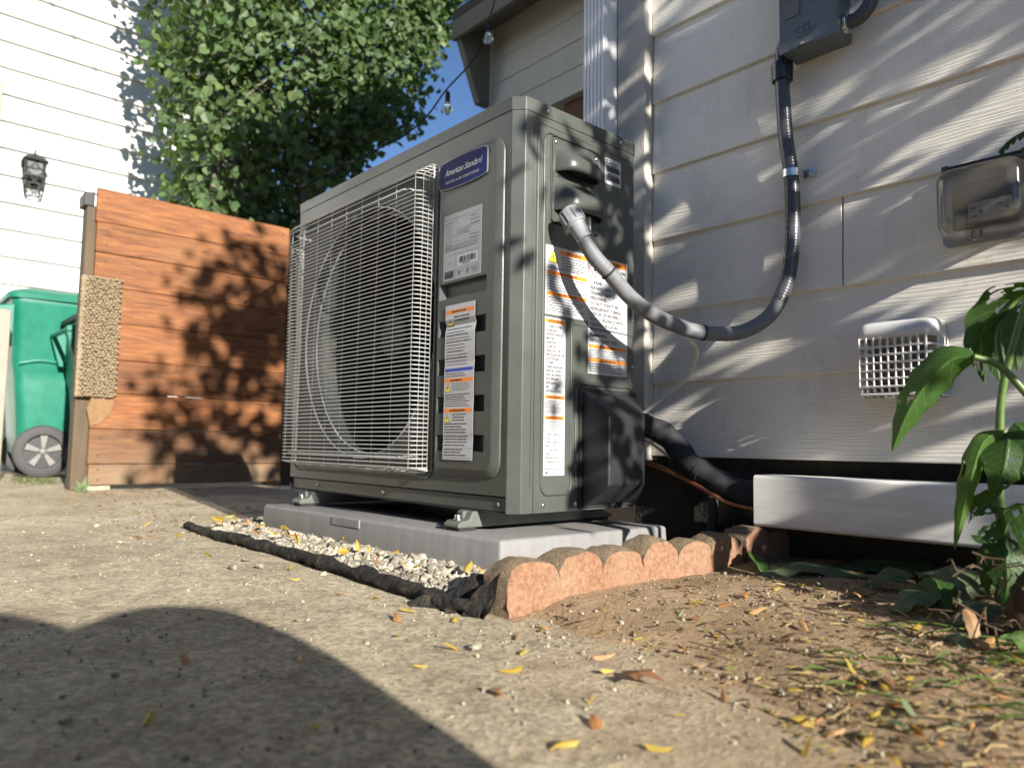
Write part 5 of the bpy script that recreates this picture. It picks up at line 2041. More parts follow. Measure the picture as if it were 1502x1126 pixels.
def leaf_object(name, mat, V, F, tint, parent=None):
    off = np.array(WORLD.get(parent.name, Vector((0, 0, 0)))) if parent is not None else np.zeros(3)
    me = bpy.data.meshes.new(name)
    me.from_pydata((V - off).tolist(), [], F.tolist())
    at = me.attributes.new('tint', 'FLOAT', 'POINT')
    at.data.foreach_set('value', np.asarray(tint, np.float32))
    me.materials.append(MATS[mat])
    o = bpy.data.objects.new(name, me)
    COL.objects.link(o)
    if parent is not None:
        o.parent = parent
        WORLD[o.name] = Vector(off)
    else:
        WORLD[o.name] = Vector((0, 0, 0))
    return o


def clumped(blobs, n, seed, keep=None, shell=0.55):
    """points gathered in many small sprays inside a set of ellipsoids"""
    r = np.random.default_rng(seed)
    out, nm = [], []
    w = np.array([b[3] * b[4] * b[5] for b in blobs]) ** 0.75
    w /= w.sum()
    while len(out) < n:
        b = blobs[r.choice(len(blobs), p=w)]
        d = r.normal(size=3)
        d /= np.linalg.norm(d)
        rad = (shell + (1.05 - shell) * r.uniform()) if r.uniform() < 0.75 else r.uniform() ** 0.5
        c = np.array(b[:3]) + d * np.array(b[3:6]) * rad
        m = r.integers(6, 15)
        q = c + r.normal(size=(m, 3)) * 0.085 * min(1.2, b[3] * 1.5)
        for p in q:
            if keep is None or keep(p):
                out.append(p)
                nm.append(d * 0.7 + np.array((0.35, -0.25, 0.45)))
    return np.array(out[:n]), np.array(nm[:n])


def build_tree():
    t = thing('leafy_tree', (-4.2, 1.5, G), 'leafy round-leaved green tree rising behind the board fence', 'tree')
    blobs = [(-4.3, 0.95, 2.3, 0.55, 0.50, 0.75), (-4.3, 0.85, 3.3, 0.6, 0.50, 0.7), (-4.2, 1.5, 3.0, 0.7, 0.6, 0.85), (-4.2, 1.55, 2.0, 0.6, 0.55, 0.55),
             (-4.3, 2.1, 3.4, 0.7, 0.6, 0.8), (-4.2, 2.15, 2.5, 0.6, 0.45, 0.6), (-4.3, 1.3, 4.2, 0.8, 0.8, 0.6), (-4.3, 2.5, 4.3, 0.8, 0.7, 0.6), (-4.3, 2.75, 3.75, 0.5, 0.45, 0.5),
             (-4.5, 1.0, 1.6, 0.5, 0.45, 0.45), (-4.4, 1.7, 1.5, 0.5, 0.5, 0.5), (-4.4, 0.75, 4.0, 0.5, 0.4, 0.5), (-4.4, 2.2, 1.9, 0.45, 0.35, 0.5)]
    hi = [(1.3, 1.2), (1.9, 1.62), (2.38, 2.05), (2.745, 2.42), (3.5, 2.72), (4.4, 3.2), (6, 3.6)]
    lo = [(1.3, 0.85), (1.9, 0.66), (2.4, 0.55), (3.1, 0.42), (4.4, 0.25), (6, 0.2)]
    def keep(p):
        w = 0.10 * fbm(p[1] * 1.0, p[2], 3.1, 3)
        return np.interp(p[2], *zip(*lo)) + w < p[1] < np.interp(p[2], *zip(*hi)) + w
    P, Nn = clumped(blobs, 19500, 21, keep)
    V, F, ti = leaf_cloud(P, Nn, 0.066, 'round', 22)
    # the odd lime-green young spray
    leaf_object('crown', 'tree_leaf', V, F, ti, t)
    r = random.Random(4)
    stems = [((-4.25, 1.2, G), (-4.3, 1.15, 1.6), (-4.3, 0.95, 3.0)), ((-4.2, 1.45, G), (-4.1, 1.5, 1.8), (-4.2, 1.6, 3.6)), ((-4.15, 1.6, G), (-4.2, 1.9, 1.9), (-4.3, 2.4, 3.6)), ((-4.3, 1.0, G), (-4.2, 0.93, 1.5), (-4.3, 0.8, 2.6))]
    for a, b, c in stems:
        pth = catmull([a, b, c], 8)
        MB().tube(pth, [0.045 - 0.032 * i / (len(pth) - 1) for i in range(len(pth))], 8).jitter(0.01, 6).build('trunk', 'bark', t, 60)
    m = MB()
    for b in blobs:
        for k in range(5):
            s = Vector(r.choice(stems)[1]).lerp(Vector(r.choice(stems)[2]), r.uniform(0.1, 0.9))
            e = Vector(b[:3]) + Vector((r.uniform(-.4, .4), r.uniform(-.35, .35), r.uniform(-.3, .45)))
            mid = (s + e) / 2 + Vector((r.uniform(-.15, .15), r.uniform(-.15, .15), 0.1))
            m.tube(catmull([s, mid, e], 4), [0.014, 0.012, 0.011, 0.010, 0.009, 0.008, 0.006, 0.005, 0.003], 5)
    tag(m.build('branches', 'bark', t, 60), kind='stuff')


build_tree()


def shade_cloud(regions, xc, hx, leaf_area, sig, seed):
    """sprays of leaves; each region gives a band of height and depth (measured at x = xc) and how thickly it is leaved"""
    r = np.random.default_rng(seed)
    k = SUN / SUN.x
    out = []
    for (a0, a1, b0, b1, c) in regions:
        n = int(c * (a1 - a0) * (b1 - b0) / leaf_area)
        m = 0
        while m < n:
            ya, zb = r.uniform(a0, a1), r.uniform(b0, b1)
            x = xc + r.uniform(-hx, hx)
            cl = np.array((x, ya + k.y * (x - xc), zb + k.z * (x - xc)))
            q = cl + r.normal(size=(r.integers(5, 11), 3)) * sig
            q = q[(q[:, 1] < 0.50) & (q[:, 2] > G + 0.05)]
            out.append(q)
            m += len(q)
    return np.concatenate(out)


def build_shade_plants():
    """garden shrub and small tree that stand right of the view against the house; their shade dapples wall, unit and fence"""
    t = thing('garden_shrub', (2.1, 0.2, G), 'tall leafy shrub against the house wall right of the view', 'shrub')
    # foliage density by height and distance from the wall (per square metre seen along the sun)
    regions = [(0.13, 0.44, 0.60, 2.20, 1.75), (0.04, 0.13, 0.60, 2.0, 1.5), (-0.17, 0.05, 1.25, 1.62, 1.7), (-0.32, -0.17, 1.40, 1.62, 0.7),
               (-0.30, 0.04, 0.95, 1.25, 0.22), (-0.17, 0.05, 0.68, 0.95, 1.0), (0.06, 0.44, 0.18, 0.60, 2.6), (-0.05, 0.10, 0.10, 0.41, 2.8)]
    P = shade_cloud(regions, 2.0, 0.55, 0.00135, 0.045, 41)
    V, F, ti = leaf_cloud(P, np.tile((0.6, -0.3, 0.5), (len(P), 1)), 0.075, 'oval', 42)
    leaf_object('crown', 'shrub_leaf', V, F, ti, t)
    for a, b in (((2.1, 0.2, G), (2.0, 0.15, 1.3)), ((2.2, 0.25, G), (2.4, 0.2, 1.6)), ((2.3, 0.25, G), (2.6, 0.25, 1.0))):
        MB().tube(catmull([a, (Vector(a) + Vector(b)) / 2 + Vector((0.05, 0, 0)), b], 6), [0.022 - 0.0013 * i for i in range(13)], 8).build('stem', 'bark', t, 60)
    t = thing('garden_tree', (3.4, 0.30, G), 'small leafy tree right of the view whose shadow falls on the fence', 'tree')
    regions = [(-0.64, -0.05, 2.20, 3.35, 1.35), (-0.44, -0.05, 2.60, 3.40, 1.5), (-0.80, -0.60, 2.15, 2.75, 0.7), (-0.75, -0.10, 2.05, 2.45, 1.2)]
    P = shade_cloud(regions, 3.0, 0.5, 0.0021, 0.075, 51)
    V, F, ti = leaf_cloud(P, np.tile((0.6, -0.3, 0.5), (len(P), 1)), 0.095, 'oval', 52)
    leaf_object('crown', 'shrub_leaf', V, F, ti, t)
    MB().tube(catmull([(3.4, 0.30, G), (3.4, 0.28, 1.2), (3.25, 0.05, 2.2), (3.0, -0.35, 3.0)], 8), [0.06 - 0.0022 * i for i in range(25)], 8).build('trunk', 'bark', t, 60)


build_shade_plants()


UVS = {}


def ribbon_leaf(spine, side, width, fold=0.25, holes=0.0, seed=0, nu=46, nv=24, wave=0.0, prof=None):
    """broad leaf along a spine; chewed holes are missing faces"""
    r = random.Random(seed)
    sp = catmull(spine, 10)
    L = [0.0]
    for a, b in zip(sp, sp[1:]):
        L.append(L[-1] + (b - a).length)
    def at(u):
        d = u * L[-1]
        for i in range(len(L) - 1):
            if L[i + 1] >= d:
                k = (d - L[i]) / max(1e-9, L[i + 1] - L[i])
                return sp[i].lerp(sp[i + 1], k), (sp[i + 1] - sp[i]).normalized()
        return sp[-1], (sp[-1] - sp[-2]).normalized()
    side = Vector(side)
    vs = []
    ph = r.uniform(0, 9)
    for i in range(nu + 1):
        u = i / nu
        p, tg = at(u)
        s = (side - tg * side.dot(tg)).normalized()
        nm = s.cross(tg)
        if prof:
            w = prof(u) * width
        else:
            w = width * (math.sin(math.pi * min(1, u ** 0.62)) ** 0.85 if 0 < u < 1 else 0.0) + 0.0006
        for j in range(nv + 1):
            v = j / nv * 2 - 1
            ww = w * (1 + 0.07 * math.sin(u * 31 + ph + 2 * (v > 0)) * abs(v))
            q = p + s * (v * ww * math.cos(fold * abs(v))) + nm * (abs(v) * ww * math.sin(fold) + wave * math.sin(u * 14 + ph + v * 2) * abs(v))
            vs.append(q)
    fs = []
    hs = [(r.uniform(0.12, 0.92), r.uniform(-0.85, 0.85), r.uniform(0.03, 0.085)) for _ in range(int(holes))]
    for i in range(nu):
        for j in range(nv):
            u, v = (i + 0.5) / nu, (j + 0.5) / nv * 2 - 1
            jit = 1.0 + 0.5 * mnoise.noise(Vector((u * 23, v * 9, seed)))
            if any(((u - a) * 1.0) ** 2 + ((v - b) * 0.42) ** 2 < (c * jit * 0.8) ** 2 for a, b, c in hs):
                continue
            a = i * (nv + 1) + j
            fs.append((a, a + 1, a + nv + 2, a + nv + 1))
    UVS[len(vs)] = (np.repeat(np.arange(nu + 1) / nu, nv + 1), np.tile(np.arange(nv + 1) / nv * 2 - 1, nu + 1))
    return np.array([tuple(p) for p in vs]), np.array(fs), np.full(len(vs), r.uniform(0.2, 0.85))


def leaf_uv(o):
    me = o.data
    for p in me.polygons:
        p.use_smooth = True
    if len(me.vertices) in UVS:
        for nme, arr in zip(('lu', 'lv'), UVS[len(me.vertices)]):
            me.attributes.new(nme, 'FLOAT', 'POINT').data.foreach_set('value', arr.astype(np.float32))


def leaf_part(name, mat, parent, *a, tint=None, **k):
    V, F, ti = ribbon_leaf(*a, **k)
    if tint is not None:
        ti[:] = tint
    o = leaf_object(name, mat, V, F, ti, parent)
    leaf_uv(o)
    return o


def build_garden_plant():
    t = thing('garden_plant', (0.712, 0.27, G), 'leggy green garden plant with chewed leaves at the right edge', 'plant')
    stem = [(0.706, 0.285, G - 0.01), (0.704, 0.27, 0.0), (0.700, 0.262, 0.06), (0.704, 0.26, 0.15), (0.712, 0.26, 0.225), (0.742, 0.262, 0.335), (0.775, 0.265, 0.43)]
    P = catmull(stem, 8)
    m = MB().tube(P, [0.0075 - 0.0035 * i / (len(P) - 1) for i in range(len(P))], 10)
    o = m.build('stem', 'stem_green', t, 60)
    def petiole(pts, r0=0.0042):
        Q = catmull(pts, 8)
        MB().tube(Q, [r0 - 0.0012 * i / (len(Q) - 1) for i in range(len(Q))], 8).build('leaf_stalk', 'stem_green', t, 60)
    petiole([(0.775, 0.25, 0.155), (0.748, 0.225, 0.200), (0.722, 0.205, 0.240), (0.698, 0.185, 0.2525)], 0.0055)
    leaf_part('leaf', 'garden_leaf', t, [(0.700, 0.186, 0.2525), (0.672, 0.176, 0.2480), (0.643, 0.166, 0.213), (0.622, 0.160, 0.176), (0.6015, 0.160, 0.126)],
              (0.75, 0.30, -0.62), 0.0345, fold=0.8, holes=2, seed=3, tint=0.5, wave=0.0015)
    # chewed upper leaves hanging by the stem
    petiole([(0.712, 0.262, 0.225), (0.700, 0.285, 0.290), (0.715, 0.30, 0.335), (0.745, 0.30, 0.352)])
    leaf_part('leaf', 'garden_leaf', t, [(0.750, 0.30, 0.350), (0.712, 0.30, 0.342), (0.686, 0.30, 0.318), (0.674, 0.298, 0.280), (0.679, 0.295, 0.225)], (0.55, 0.75, -0.2), 0.029, fold=0.4, holes=16, seed=5, tint=0.1)
    leaf_part('leaf', 'garden_leaf', t, [(0.722, 0.292, 0.325), (0.704, 0.290, 0.300), (0.696, 0.288, 0.262), (0.700, 0.286, 0.225)], (0.8, 0.45, 0.0), 0.020, fold=0.3, holes=9, seed=6, tint=0.12)
    leaf_part('leaf', 'garden_leaf', t, [(0.745, 0.285, 0.335), (0.733, 0.270, 0.305), (0.727, 0.262, 0.268), (0.728, 0.262, 0.238)], (0.9, 0.3, 0.2), 0.024, fold=0.3, holes=2, seed=8, tint=0.3)
    # middle leaves
    leaf_part('leaf', 'garden_leaf', t, [(0.712, 0.255, 0.158), (0.692, 0.236, 0.142), (0.680, 0.226, 0.100), (0.668, 0.222, 0.048), (0.656, 0.222, -0.006)], (0.75, 0.45, -0.15), 0.017, fold=0.7, holes=1, seed=9, tint=0.85)
    leaf_part('leaf', 'garden_leaf', t, [(0.716, 0.256, 0.155), (0.718, 0.238, 0.132), (0.714, 0.230, 0.100), (0.700, 0.228, 0.070)], (0.85, 0.35, 0.3), 0.030, fold=0.25, holes=2, seed=10, tint=0.15)
    leaf_part('leaf', 'garden_leaf', t, [(0.722, 0.262, 0.168), (0.738, 0.250, 0.150), (0.748, 0.245, 0.115), (0.742, 0.24, 0.075)], (0.8, 0.4, 0.3), 0.026, fold=0.3, holes=2, seed=11, tint=0.2)
    # lower leaves
    leaf_part('leaf', 'garden_leaf', t, [(0.702, 0.262, 0.060), (0.690, 0.25, 0.060), (0.678, 0.243, 0.045), (0.668, 0.24, 0.028)], (0.4, 0.3, 0.85), 0.017, fold=0.3, holes=6, seed=12, tint=0.1)
    leaf_part('leaf', 'garden_leaf', t, [(0.703, 0.262, 0.035), (0.692, 0.246, 0.018), (0.680, 0.24, 0.010), (0.672, 0.238, 0.014)], (0.3, 0.3, 0.9), 0.014, fold=0.3, holes=5, seed=13, tint=0.15)
    leaf_part('leaf', 'garden_leaf', t, [(0.712, 0.262, 0.055), (0.728, 0.246, 0.060), (0.740, 0.236, 0.030), (0.738, 0.232, -0.015)], (0.85, 0.4, 0.2), 0.024, fold=0.4, holes=3, seed=14, tint=0.6)
    leaf_part('leaf', 'garden_leaf', t, [(0.706, 0.262, 0.015), (0.710, 0.246, -0.010), (0.712, 0.24, -0.045), (0.706, 0.238, -0.075)], (0.9, 0.35, 0.0), 0.026, fold=0.35, holes=3, seed=15, tint=0.12)
    leaf_part('leaf', 'garden_leaf', t, [(0.700, 0.265, 0.010), (0.690, 0.255, -0.015), (0.688, 0.25, -0.045), (0.690, 0.25, -0.07)], (0.9, 0.35, 0.0), 0.017, fold=0.35, holes=2, seed=16, tint=0.1)
    # vine sprig against the siding
    v = thing('vine_sprig', (0.70, 0.50, 0.65), 'small dark vine sprig hanging over the outlet cover at the right edge', 'vine')
    Q = catmull([(0.78, 0.52, 0.655), (0.73, 0.505, 0.664), (0.691, 0.50, 0.6545), (0.670, 0.50, 0.646), (0.654, 0.50, 0.630)], 8)
    MB().tube(Q, 0.0012, 6).build('stem', 'twig', v)
    for k in range(11):
        i = 10 + k * 2
        p = Q[min(i, len(Q) - 1)]
        s = 1 if k % 2 else -1
        leaf_part('leaf', 'garden_leaf', v, [p, p + Vector((-0.002 * s, -0.003, -0.006)), p + Vector((-0.003 * s - 0.001, -0.005, -0.013))], (1, 0.2, 0.1), 0.0038, fold=0.3, seed=60 + k, nu=6, nv=4, tint=0.1)


build_garden_plant()


def build_root_ball():
    t = thing('root_clump', (0.735, 0.10, G), 'dark clump of roots and dry debris under the garden plant', 'plant debris')
    m = MB()
    rows = []
    for i in range(1, 14):
        th = math.pi * i / 14
        rows.append([(0.775 + 0.036 * math.sin(th) * math.cos(a), 0.16 + 0.055 * math.sin(th) * math.sin(a), -0.058 - 0.050 * math.cos(th)) for a in [2 * math.pi * k / 22 for k in range(22)]])
    m.loft(rows)
    m.jitter(0.020, 22, 1.0).jitter(0.010, 60, 2.0).jitter(0.005, 140, 4.0)
    m.build('clod', 'root_soil', t)
    r = random.Random(12)
    m = MB()
    for k in range(70):
        a = Vector((r.uniform(0.70, 0.80), r.uniform(0.04, 0.20), r.uniform(-0.10, 0.01)))
        d = Vector((r.gauss(0, 1), r.gauss(0, 1), r.gauss(0, 0.6))).normalized() * r.uniform(0.015, 0.045)
        m.tube(catmull([a, a + d * 0.5 + Vector((0, 0, r.uniform(-.006, .008))), a + d], 3), r.uniform(0.0006, 0.0014), 4)
    tag(m.build('rootlets', 'twig', t), kind='stuff')
    leaf_part('dry_leaf', 'brown_leaf', t, [(0.712, 0.075, -0.055), (0.722, 0.065, -0.068), (0.728, 0.06, -0.085), (0.745, 0.055, -0.092)], (0.5, 0.6, 0.4), 0.007, seed=77, tint=1.0)


build_root_ball()


# ------------------------------------------------------------------ fallen leaves
def fallen_big():
    def one(label, mat, spine, side, w, seed, fold=0.3, holes=0, tint=0.5, wave=0.002):
        V, F, ti = ribbon_leaf(spine, side, w, fold, holes, seed, wave=wave)
        ti[:] = tint
        o = leaf_object('fallen_leaf', mat, V, F, ti)
        leaf_uv(o)
        tag(o, label, 'leaf', 'large fallen leaves by the wall')
    one('bright green fallen leaf propped against the end of the long edging stone', 'garden_leaf', [(0.300, 0.345, -0.098), (0.272, 0.372, -0.082), (0.246, 0.405, -0.075)], (0.7, 0.5, -0.5), 0.022, 1, 0.35, 0, 0.5)
    z = -0.098
    one('long grey-green wilted leaf lying flat in front of the short edging stone', 'wilted_leaf', [(0.315, 0.305, z), (0.345, 0.38, z + 0.018), (0.385, 0.42, z + 0.015), (0.450, 0.45, z + 0.002), (0.50, 0.46, z)], (-0.6, 0.75, 0.1), 0.034, 2, 0.2, 1, 0.6, 0.004)
    one('dark wilted leaf spread out under the white pipe cover', 'wilted_leaf', [(0.36, 0.50, z), (0.41, 0.53, z + 0.02), (0.50, 0.54, z + 0.02), (0.58, 0.52, z)], (0.1, 0.9, 0.3), 0.045, 3, 0.15, 0, 0.25, 0.004)
    one('wilted leaf bent over the litter beside the root clump', 'wilted_leaf', [(0.60, 0.36, z), (0.615, 0.33, z + 0.055), (0.640, 0.28, z + 0.05), (0.66, 0.22, z + 0.0)], (0.85, 0.4, 0.1), 0.040, 4, 0.35, 1, 0.2, 0.003)
    one('curled dark green leaf left of the root clump', 'garden_leaf', [(0.585, 0.30, z + 0.002), (0.60, 0.262, z + 0.040), (0.632, 0.222, z + 0.045), (0.655, 0.185, z + 0.002)], (0.8, 0.5, 0.3), 0.030, 5, 0.5, 0, 0.1, 0.003)
    one('broad wilted leaf in deep shade behind the root clump', 'wilted_leaf', [(0.60, 0.44, z), (0.64, 0.40, z + 0.045), (0.70, 0.36, z + 0.05), (0.76, 0.32, z)], (0.3, 0.9, 0.3), 0.045, 6, 0.2, 0, 0.3, 0.004)
    one('pale grey-green crumpled leaf at the foot of the root clump', 'wilted_leaf', [(0.690, 0.105, -0.100), (0.700, 0.085, -0.086), (0.712, 0.065, -0.088), (0.725, 0.045, -0.104)], (0.7, 0.6, 0.2), 0.018, 8, 0.4, 0, 0.95, 0.006)
    one('bright green leaf tip at the right edge beside the root clump', 'garden_leaf', [(0.790, 0.06, -0.10), (0.772, 0.055, -0.078), (0.755, 0.045, -0.075)], (0.4, 0.8, 0.3), 0.014, 9, 0.3, 0, 0.9)
    rr_ = random.Random(31)
    for k, (x, y, w) in enumerate(((0.66, 0.30, 'wilted dark leaf close behind the plant stem'), (0.70, 0.18, 'wilted dark leaf lying against the root clump'), (0.565, 0.40, 'wilted dark leaf between the flat leaf and the stem'), (0.745, 0.25, 'wilted dark leaf right of the plant stem'), (0.62, 0.20, 'wilted dark leaf nearest the sunlit soil'), (0.52, 0.37, 'wilted dark leaf lying below the pipe cover'))):
        a = rr_.uniform(0, 6.28)
        d = Vector((math.cos(a), math.sin(a), 0)) * 0.045
        c_ = Vector((x, y, z + 0.006))
        one(w, 'wilted_leaf', [c_ - d, c_ - d * 0.3 + Vector((0, 0, 0.026)), c_ + d * 0.5 + Vector((0, 0, 0.022)), c_ + d + Vector((0, 0, -0.004))], (-d.y, d.x, 0.006), 0.026, 40 + k, 0.35, 1, 0.1 + 0.07 * k, 0.005)
    # star-shaped brown leaf on the concrete
    V = []
    c = Vector((0.512, -0.280, G + 0.006))
    k = 0
    pts = []
    for i in range(10):
        a = 2 * math.pi * i / 10 + 0.3
        rr = 0.030 * (1.0 if i % 2 == 0 else 0.45) * (1 + 0.15 * math.sin(i * 2.1))
        pts.append((c.x + rr * math.cos(a), c.y + rr * math.sin(a), c.z + (0.004 if i % 2 else 0.001) + 0.004 * math.sin(i)))
    V = np.array([tuple(c + Vector((0, 0, 0.005)))] + pts)
    F = np.array([(0, 1 + i, 1 + (i + 1) % 10) for i in range(10)])
    o = leaf_object('fallen_leaf', 'brown_leaf', V, F, np.full(11, 0.4))
    tag(o, 'star-shaped dry brown leaf lying on the concrete in front', 'leaf')


fallen_big()


def small_leaf_mesh(seed):
    r = random.Random(seed)
    L = 1.0
    w = r.uniform(0.16, 0.30)
    c = r.uniform(-0.15, 0.22)
    sp = [(0, 0, 0.02), (0.33, 0.02, 0.05 + c * 0.5), (0.68, -0.02, 0.06 + c * 0.6), (1.0, 0.03, 0.03)]
    V, F, ti = ribbon_leaf(sp, (0, 1, 0), w, r.uniform(0.2, 0.9), 0, seed, nu=7, nv=4)
    return V - np.array((0.5, 0, 0)), F


def scatter_litter():
    r = random.Random(99)
    templ = [small_leaf_mesh(200 + i) for i in range(8)]
    meshes = {}
    def me_for(i, mat):
        if (i, mat) not in meshes:
            V, F = templ[i]
            me = bpy.data.meshes.new('fallen_leaf')
            me.from_pydata(V.tolist(), [], F.tolist())
            at = me.attributes.new('tint', 'FLOAT', 'POINT')
            at.data.foreach_set('value', np.full(len(V), 0.2 + 0.08 * i, np.float32))
            me.materials.append(MATS[mat])
            meshes[(i, mat)] = me
        return meshes[(i, mat)]
    def put(x, y, z, size, mat, label, group, rz=None, tilt=0.25):
        o = bpy.data.objects.new('fallen_leaf', me_for(r.randrange(8), mat))
        COL.objects.link(o)
        o.location = (x, y, z)
        o.scale = (size,) * 3
        o.rotation_euler = (r.gauss(0, tilt), r.gauss(0, tilt), r.uniform(0, 6.28) if rz is None else rz)
        tag(o, label, 'leaf', group)
    # leaves on the concrete, by where the photograph shows them
    spots = [(-1.62, -0.19), (-1.45, -0.27), (-1.36, -0.16), (-1.28, -0.26), (-1.22, -0.20), (-1.5, -0.06), (-1.85, -0.05), (-2.05, 0.02), (-2.2, -0.12), (-2.4, 0.05), (-1.9, -0.22), (-2.5, -0.22), (-2.7, 0.0),
             (-0.97, -0.27), (-1.1, -0.30), (-0.72, -0.42), (-0.60, -0.33), (-0.08, -0.30), (-0.02, -0.27), (0.10, -0.29), (0.13, -0.33), (0.21, -0.38), (0.29, -0.36), (0.23, -0.52), (0.40, -0.36),
             (0.36, -0.30), (0.43, -0.24), (0.47, -0.28), (0.52, -0.36), (0.56, -0.40), (0.58, -0.46), (0.60, -0.33), (0.45, -0.42), (0.33, -0.43), (0.63, -0.40), (0.30, -0.26), (0.18, -0.27), (-0.35, -0.26), (-1.0, -0.33), (-0.25, -0.30),
             (0.05, -0.44), (0.15, -0.62), (0.42, -0.60), (0.30, -0.70)]
    for i, (x, y) in enumerate(spots):
        m = ['yellow_leaf', 'yellow_leaf', 'orange_leaf'][i % 3]
        lab = 'small yellow fallen leaf on the concrete' if m == 'yellow_leaf' else 'small orange fallen leaf on the concrete'
        put(x, y, G + 0.004 + 0.004 * fbm(x, y, 3), r.uniform(0.014, 0.032), m, lab, m.split('_')[0] + ' leaves on the concrete')
    # on the gravel strip
    for i in range(46):
        x = r.uniform(-1.08, 0.14)
        y = r.uniform(-0.185, -0.095)
        m = r.choice(['yellow_leaf', 'yellow_leaf', 'yellow_leaf', 'orange_leaf', 'pink_petal'])
        nm = {'yellow_leaf': 'yellow', 'orange_leaf': 'orange', 'pink_petal': 'pink'}[m]
        put(x, y, -0.090 + 0.1 * (y + 0.19), r.uniform(0.016, 0.032), m, 'small %s fallen leaf on the pale gravel' % nm, nm + ' leaves on the gravel', tilt=0.6)
    # on the soil bed, thicker towards the lower right
    n = 0
    while n < 190:
        x, y = r.uniform(0.25, 0.95), r.uniform(-0.36, 0.42)
        d = (x - 0.30) * 1.1 - (y - 0.30) * 0.25
        if r.random() > min(1.0, max(0.05, d * 1.5)) or y < soil_edge(x) - 0.06:
            continue
        m = r.choice(['yellow_leaf'] * 6 + ['orange_leaf'] * 3 + ['brown_leaf'] * 3 + ['wilted_leaf'] * 2 + (['pink_petal'] if n % 9 == 0 else []))
        nm = {'yellow_leaf': 'yellow', 'orange_leaf': 'orange', 'pink_petal': 'pink', 'brown_leaf': 'brown', 'wilted_leaf': 'grey-green'}[m]
        put(x, y, soil_z(x, y) + 0.004, r.uniform(0.012, 0.030), m, 'small %s fallen leaf on the bare soil' % nm, nm + ' leaves on the soil', tilt=0.4)
        n += 1
    # everything finer: crumbs of leaf and stalk
    V, F, T = [], [], []
    o = 0
    for k in range(7200):
        if k < 6500:
            x, y = r.uniform(0.24, 1.0), r.uniform(-0.36, 0.5)
            if y < soil_edge(x) - 0.05 or r.random() > 0.06 + max(0, x - 0.40) * 1.5:
                continue
            z = soil_z(x, y)
        elif k < 6950:
            x, y = r.uniform(-2.9, -0.9), r.uniform(-0.4, 0.22)
            z = G
        else:
            x, y = r.uniform(-2.95, -2.3), r.uniform(-0.2, 0.5)
            z = G
        v, f = templ[r.randrange(8)]
        s = r.uniform(0.006, 0.017) * (1.4 if k >= 6500 else 1)
        a = r.uniform(0, 6.28)
        ca, sa = math.cos(a), math.sin(a)
        Rm = np.array([[ca, -sa, 0], [sa, ca, 0], [0, 0, 1]])
        V.append((v * s) @ Rm.T + np.array((x, y, z + 0.002)))
        F.append(f + o)
        T.append(np.full(len(v), r.random()))
        o += len(v)
    ob = leaf_object('leaf_litter', 'litter_mix', np.concatenate(V), np.concatenate(F), np.concatenate(T))
    tag(ob, 'fine crumbs of dry leaf over soil and concrete', 'leaf litter', kind='stuff')
    # twigs and dry stalks
    m = MB()
    for k in range(130):
        x, y = r.uniform(0.24, 0.95), r.uniform(-0.3, 0.40)
        if y < soil_edge(x):
            continue
        a = r.uniform(0, 6.28)
        L = r.uniform(0.012, 0.05)
        z = soil_z(x, y) + 0.003
        m.tube([(x, y, z), (x + L * math.cos(a) * 0.5, y + L * math.sin(a) * 0.5, z + r.uniform(0, 0.004)), (x + L * math.cos(a), y + L * math.sin(a), z + r.uniform(-0.001, 0.004))], r.uniform(0.0005, 0.0011), 4)
    tag(m.build('twigs', 'twig', None), 'thin dry twigs and stalks strewn over the soil', 'twigs', kind='stuff')
    m = MB()
    for k in range(240):
        x, y = r.uniform(0.36, 1.0), r.uniform(-0.34, 0.30)
        if y < soil_edge(x) - 0.03 or r.random() > 0.15 + (x - 0.36) * 1.6:
            continue
        a = r.uniform(0, 6.28)
        L = r.uniform(0.008, 0.035)
        z = soil_z(x, y) + 0.004
        m.tube([(x, y, z), (x + L * math.cos(a) * 0.5, y + L * math.sin(a) * 0.5, z + r.uniform(0, 0.005)), (x + L * math.cos(a + .3), y + L * math.sin(a + .3), z + r.uniform(-0.001, 0.003))], r.uniform(0.0005, 0.0013), 4)
    tag(m.build('straw', 'straw', None), 'pale straw bits mixed into the litter at lower right', 'straw', kind='stuff')
    # green grass clippings at the lower right
    m = MB()
    for k in range(60):
        x, y = r.uniform(0.60, 0.95), r.uniform(-0.18, 0.12)
        a = r.uniform(-0.6, 1.2)
        L = r.uniform(0.02, 0.07)
        z = soil_z(x, y) + 0.006
        m.tube(catmull([(x, y, z), (x + L * math.cos(a) * .5, y + L * math.sin(a) * .5, z + r.uniform(0, .008)), (x + L * math.cos(a), y + L * math.sin(a), z)], 3), r.uniform(0.0007, 0.0016), 4)
    ob = m.build('grass_clippings', 'grass', None)
    tag(ob, 'green grass clippings among the leaf litter at lower right', 'grass', kind='stuff')
    # pale pebbles on the concrete
    spots = [(-1.32, -0.38, 'white pebble on the concrete nearest the left edge'), (-0.92, -0.42, 'white pebble on the concrete left of the grey stone chip'), (-1.02, -0.245, 'flat white pebble beside the left end of the black roll'), (-0.42, -0.345, 'grey stone chip on the sunlit concrete'), (-0.40, -0.30, 'small white pebble on the concrete above the grey chip'), (-0.50, -0.29, 'tiny white pebble on the concrete below the black roll'), (0.31, -0.135 - 0.2, 'pale pebble near the near end of the edging stone')]
    tm, fc = rock_template(8, 77)
    for i, (x, y, lab) in enumerate(spots):
        m = MB()
        s = [0.014, 0.014, 0.013, 0.015, 0.012, 0.008, 0.010][i]
        m.add([(x + a * s, y + b * s, G + 0.005 + c * s * 0.55) for a, b, c in tm[i]], fc)
        tag(m.build('pebble', 'gravel_stone', None), lab, 'pebble', 'pebbles on the concrete')


scatter_litter()


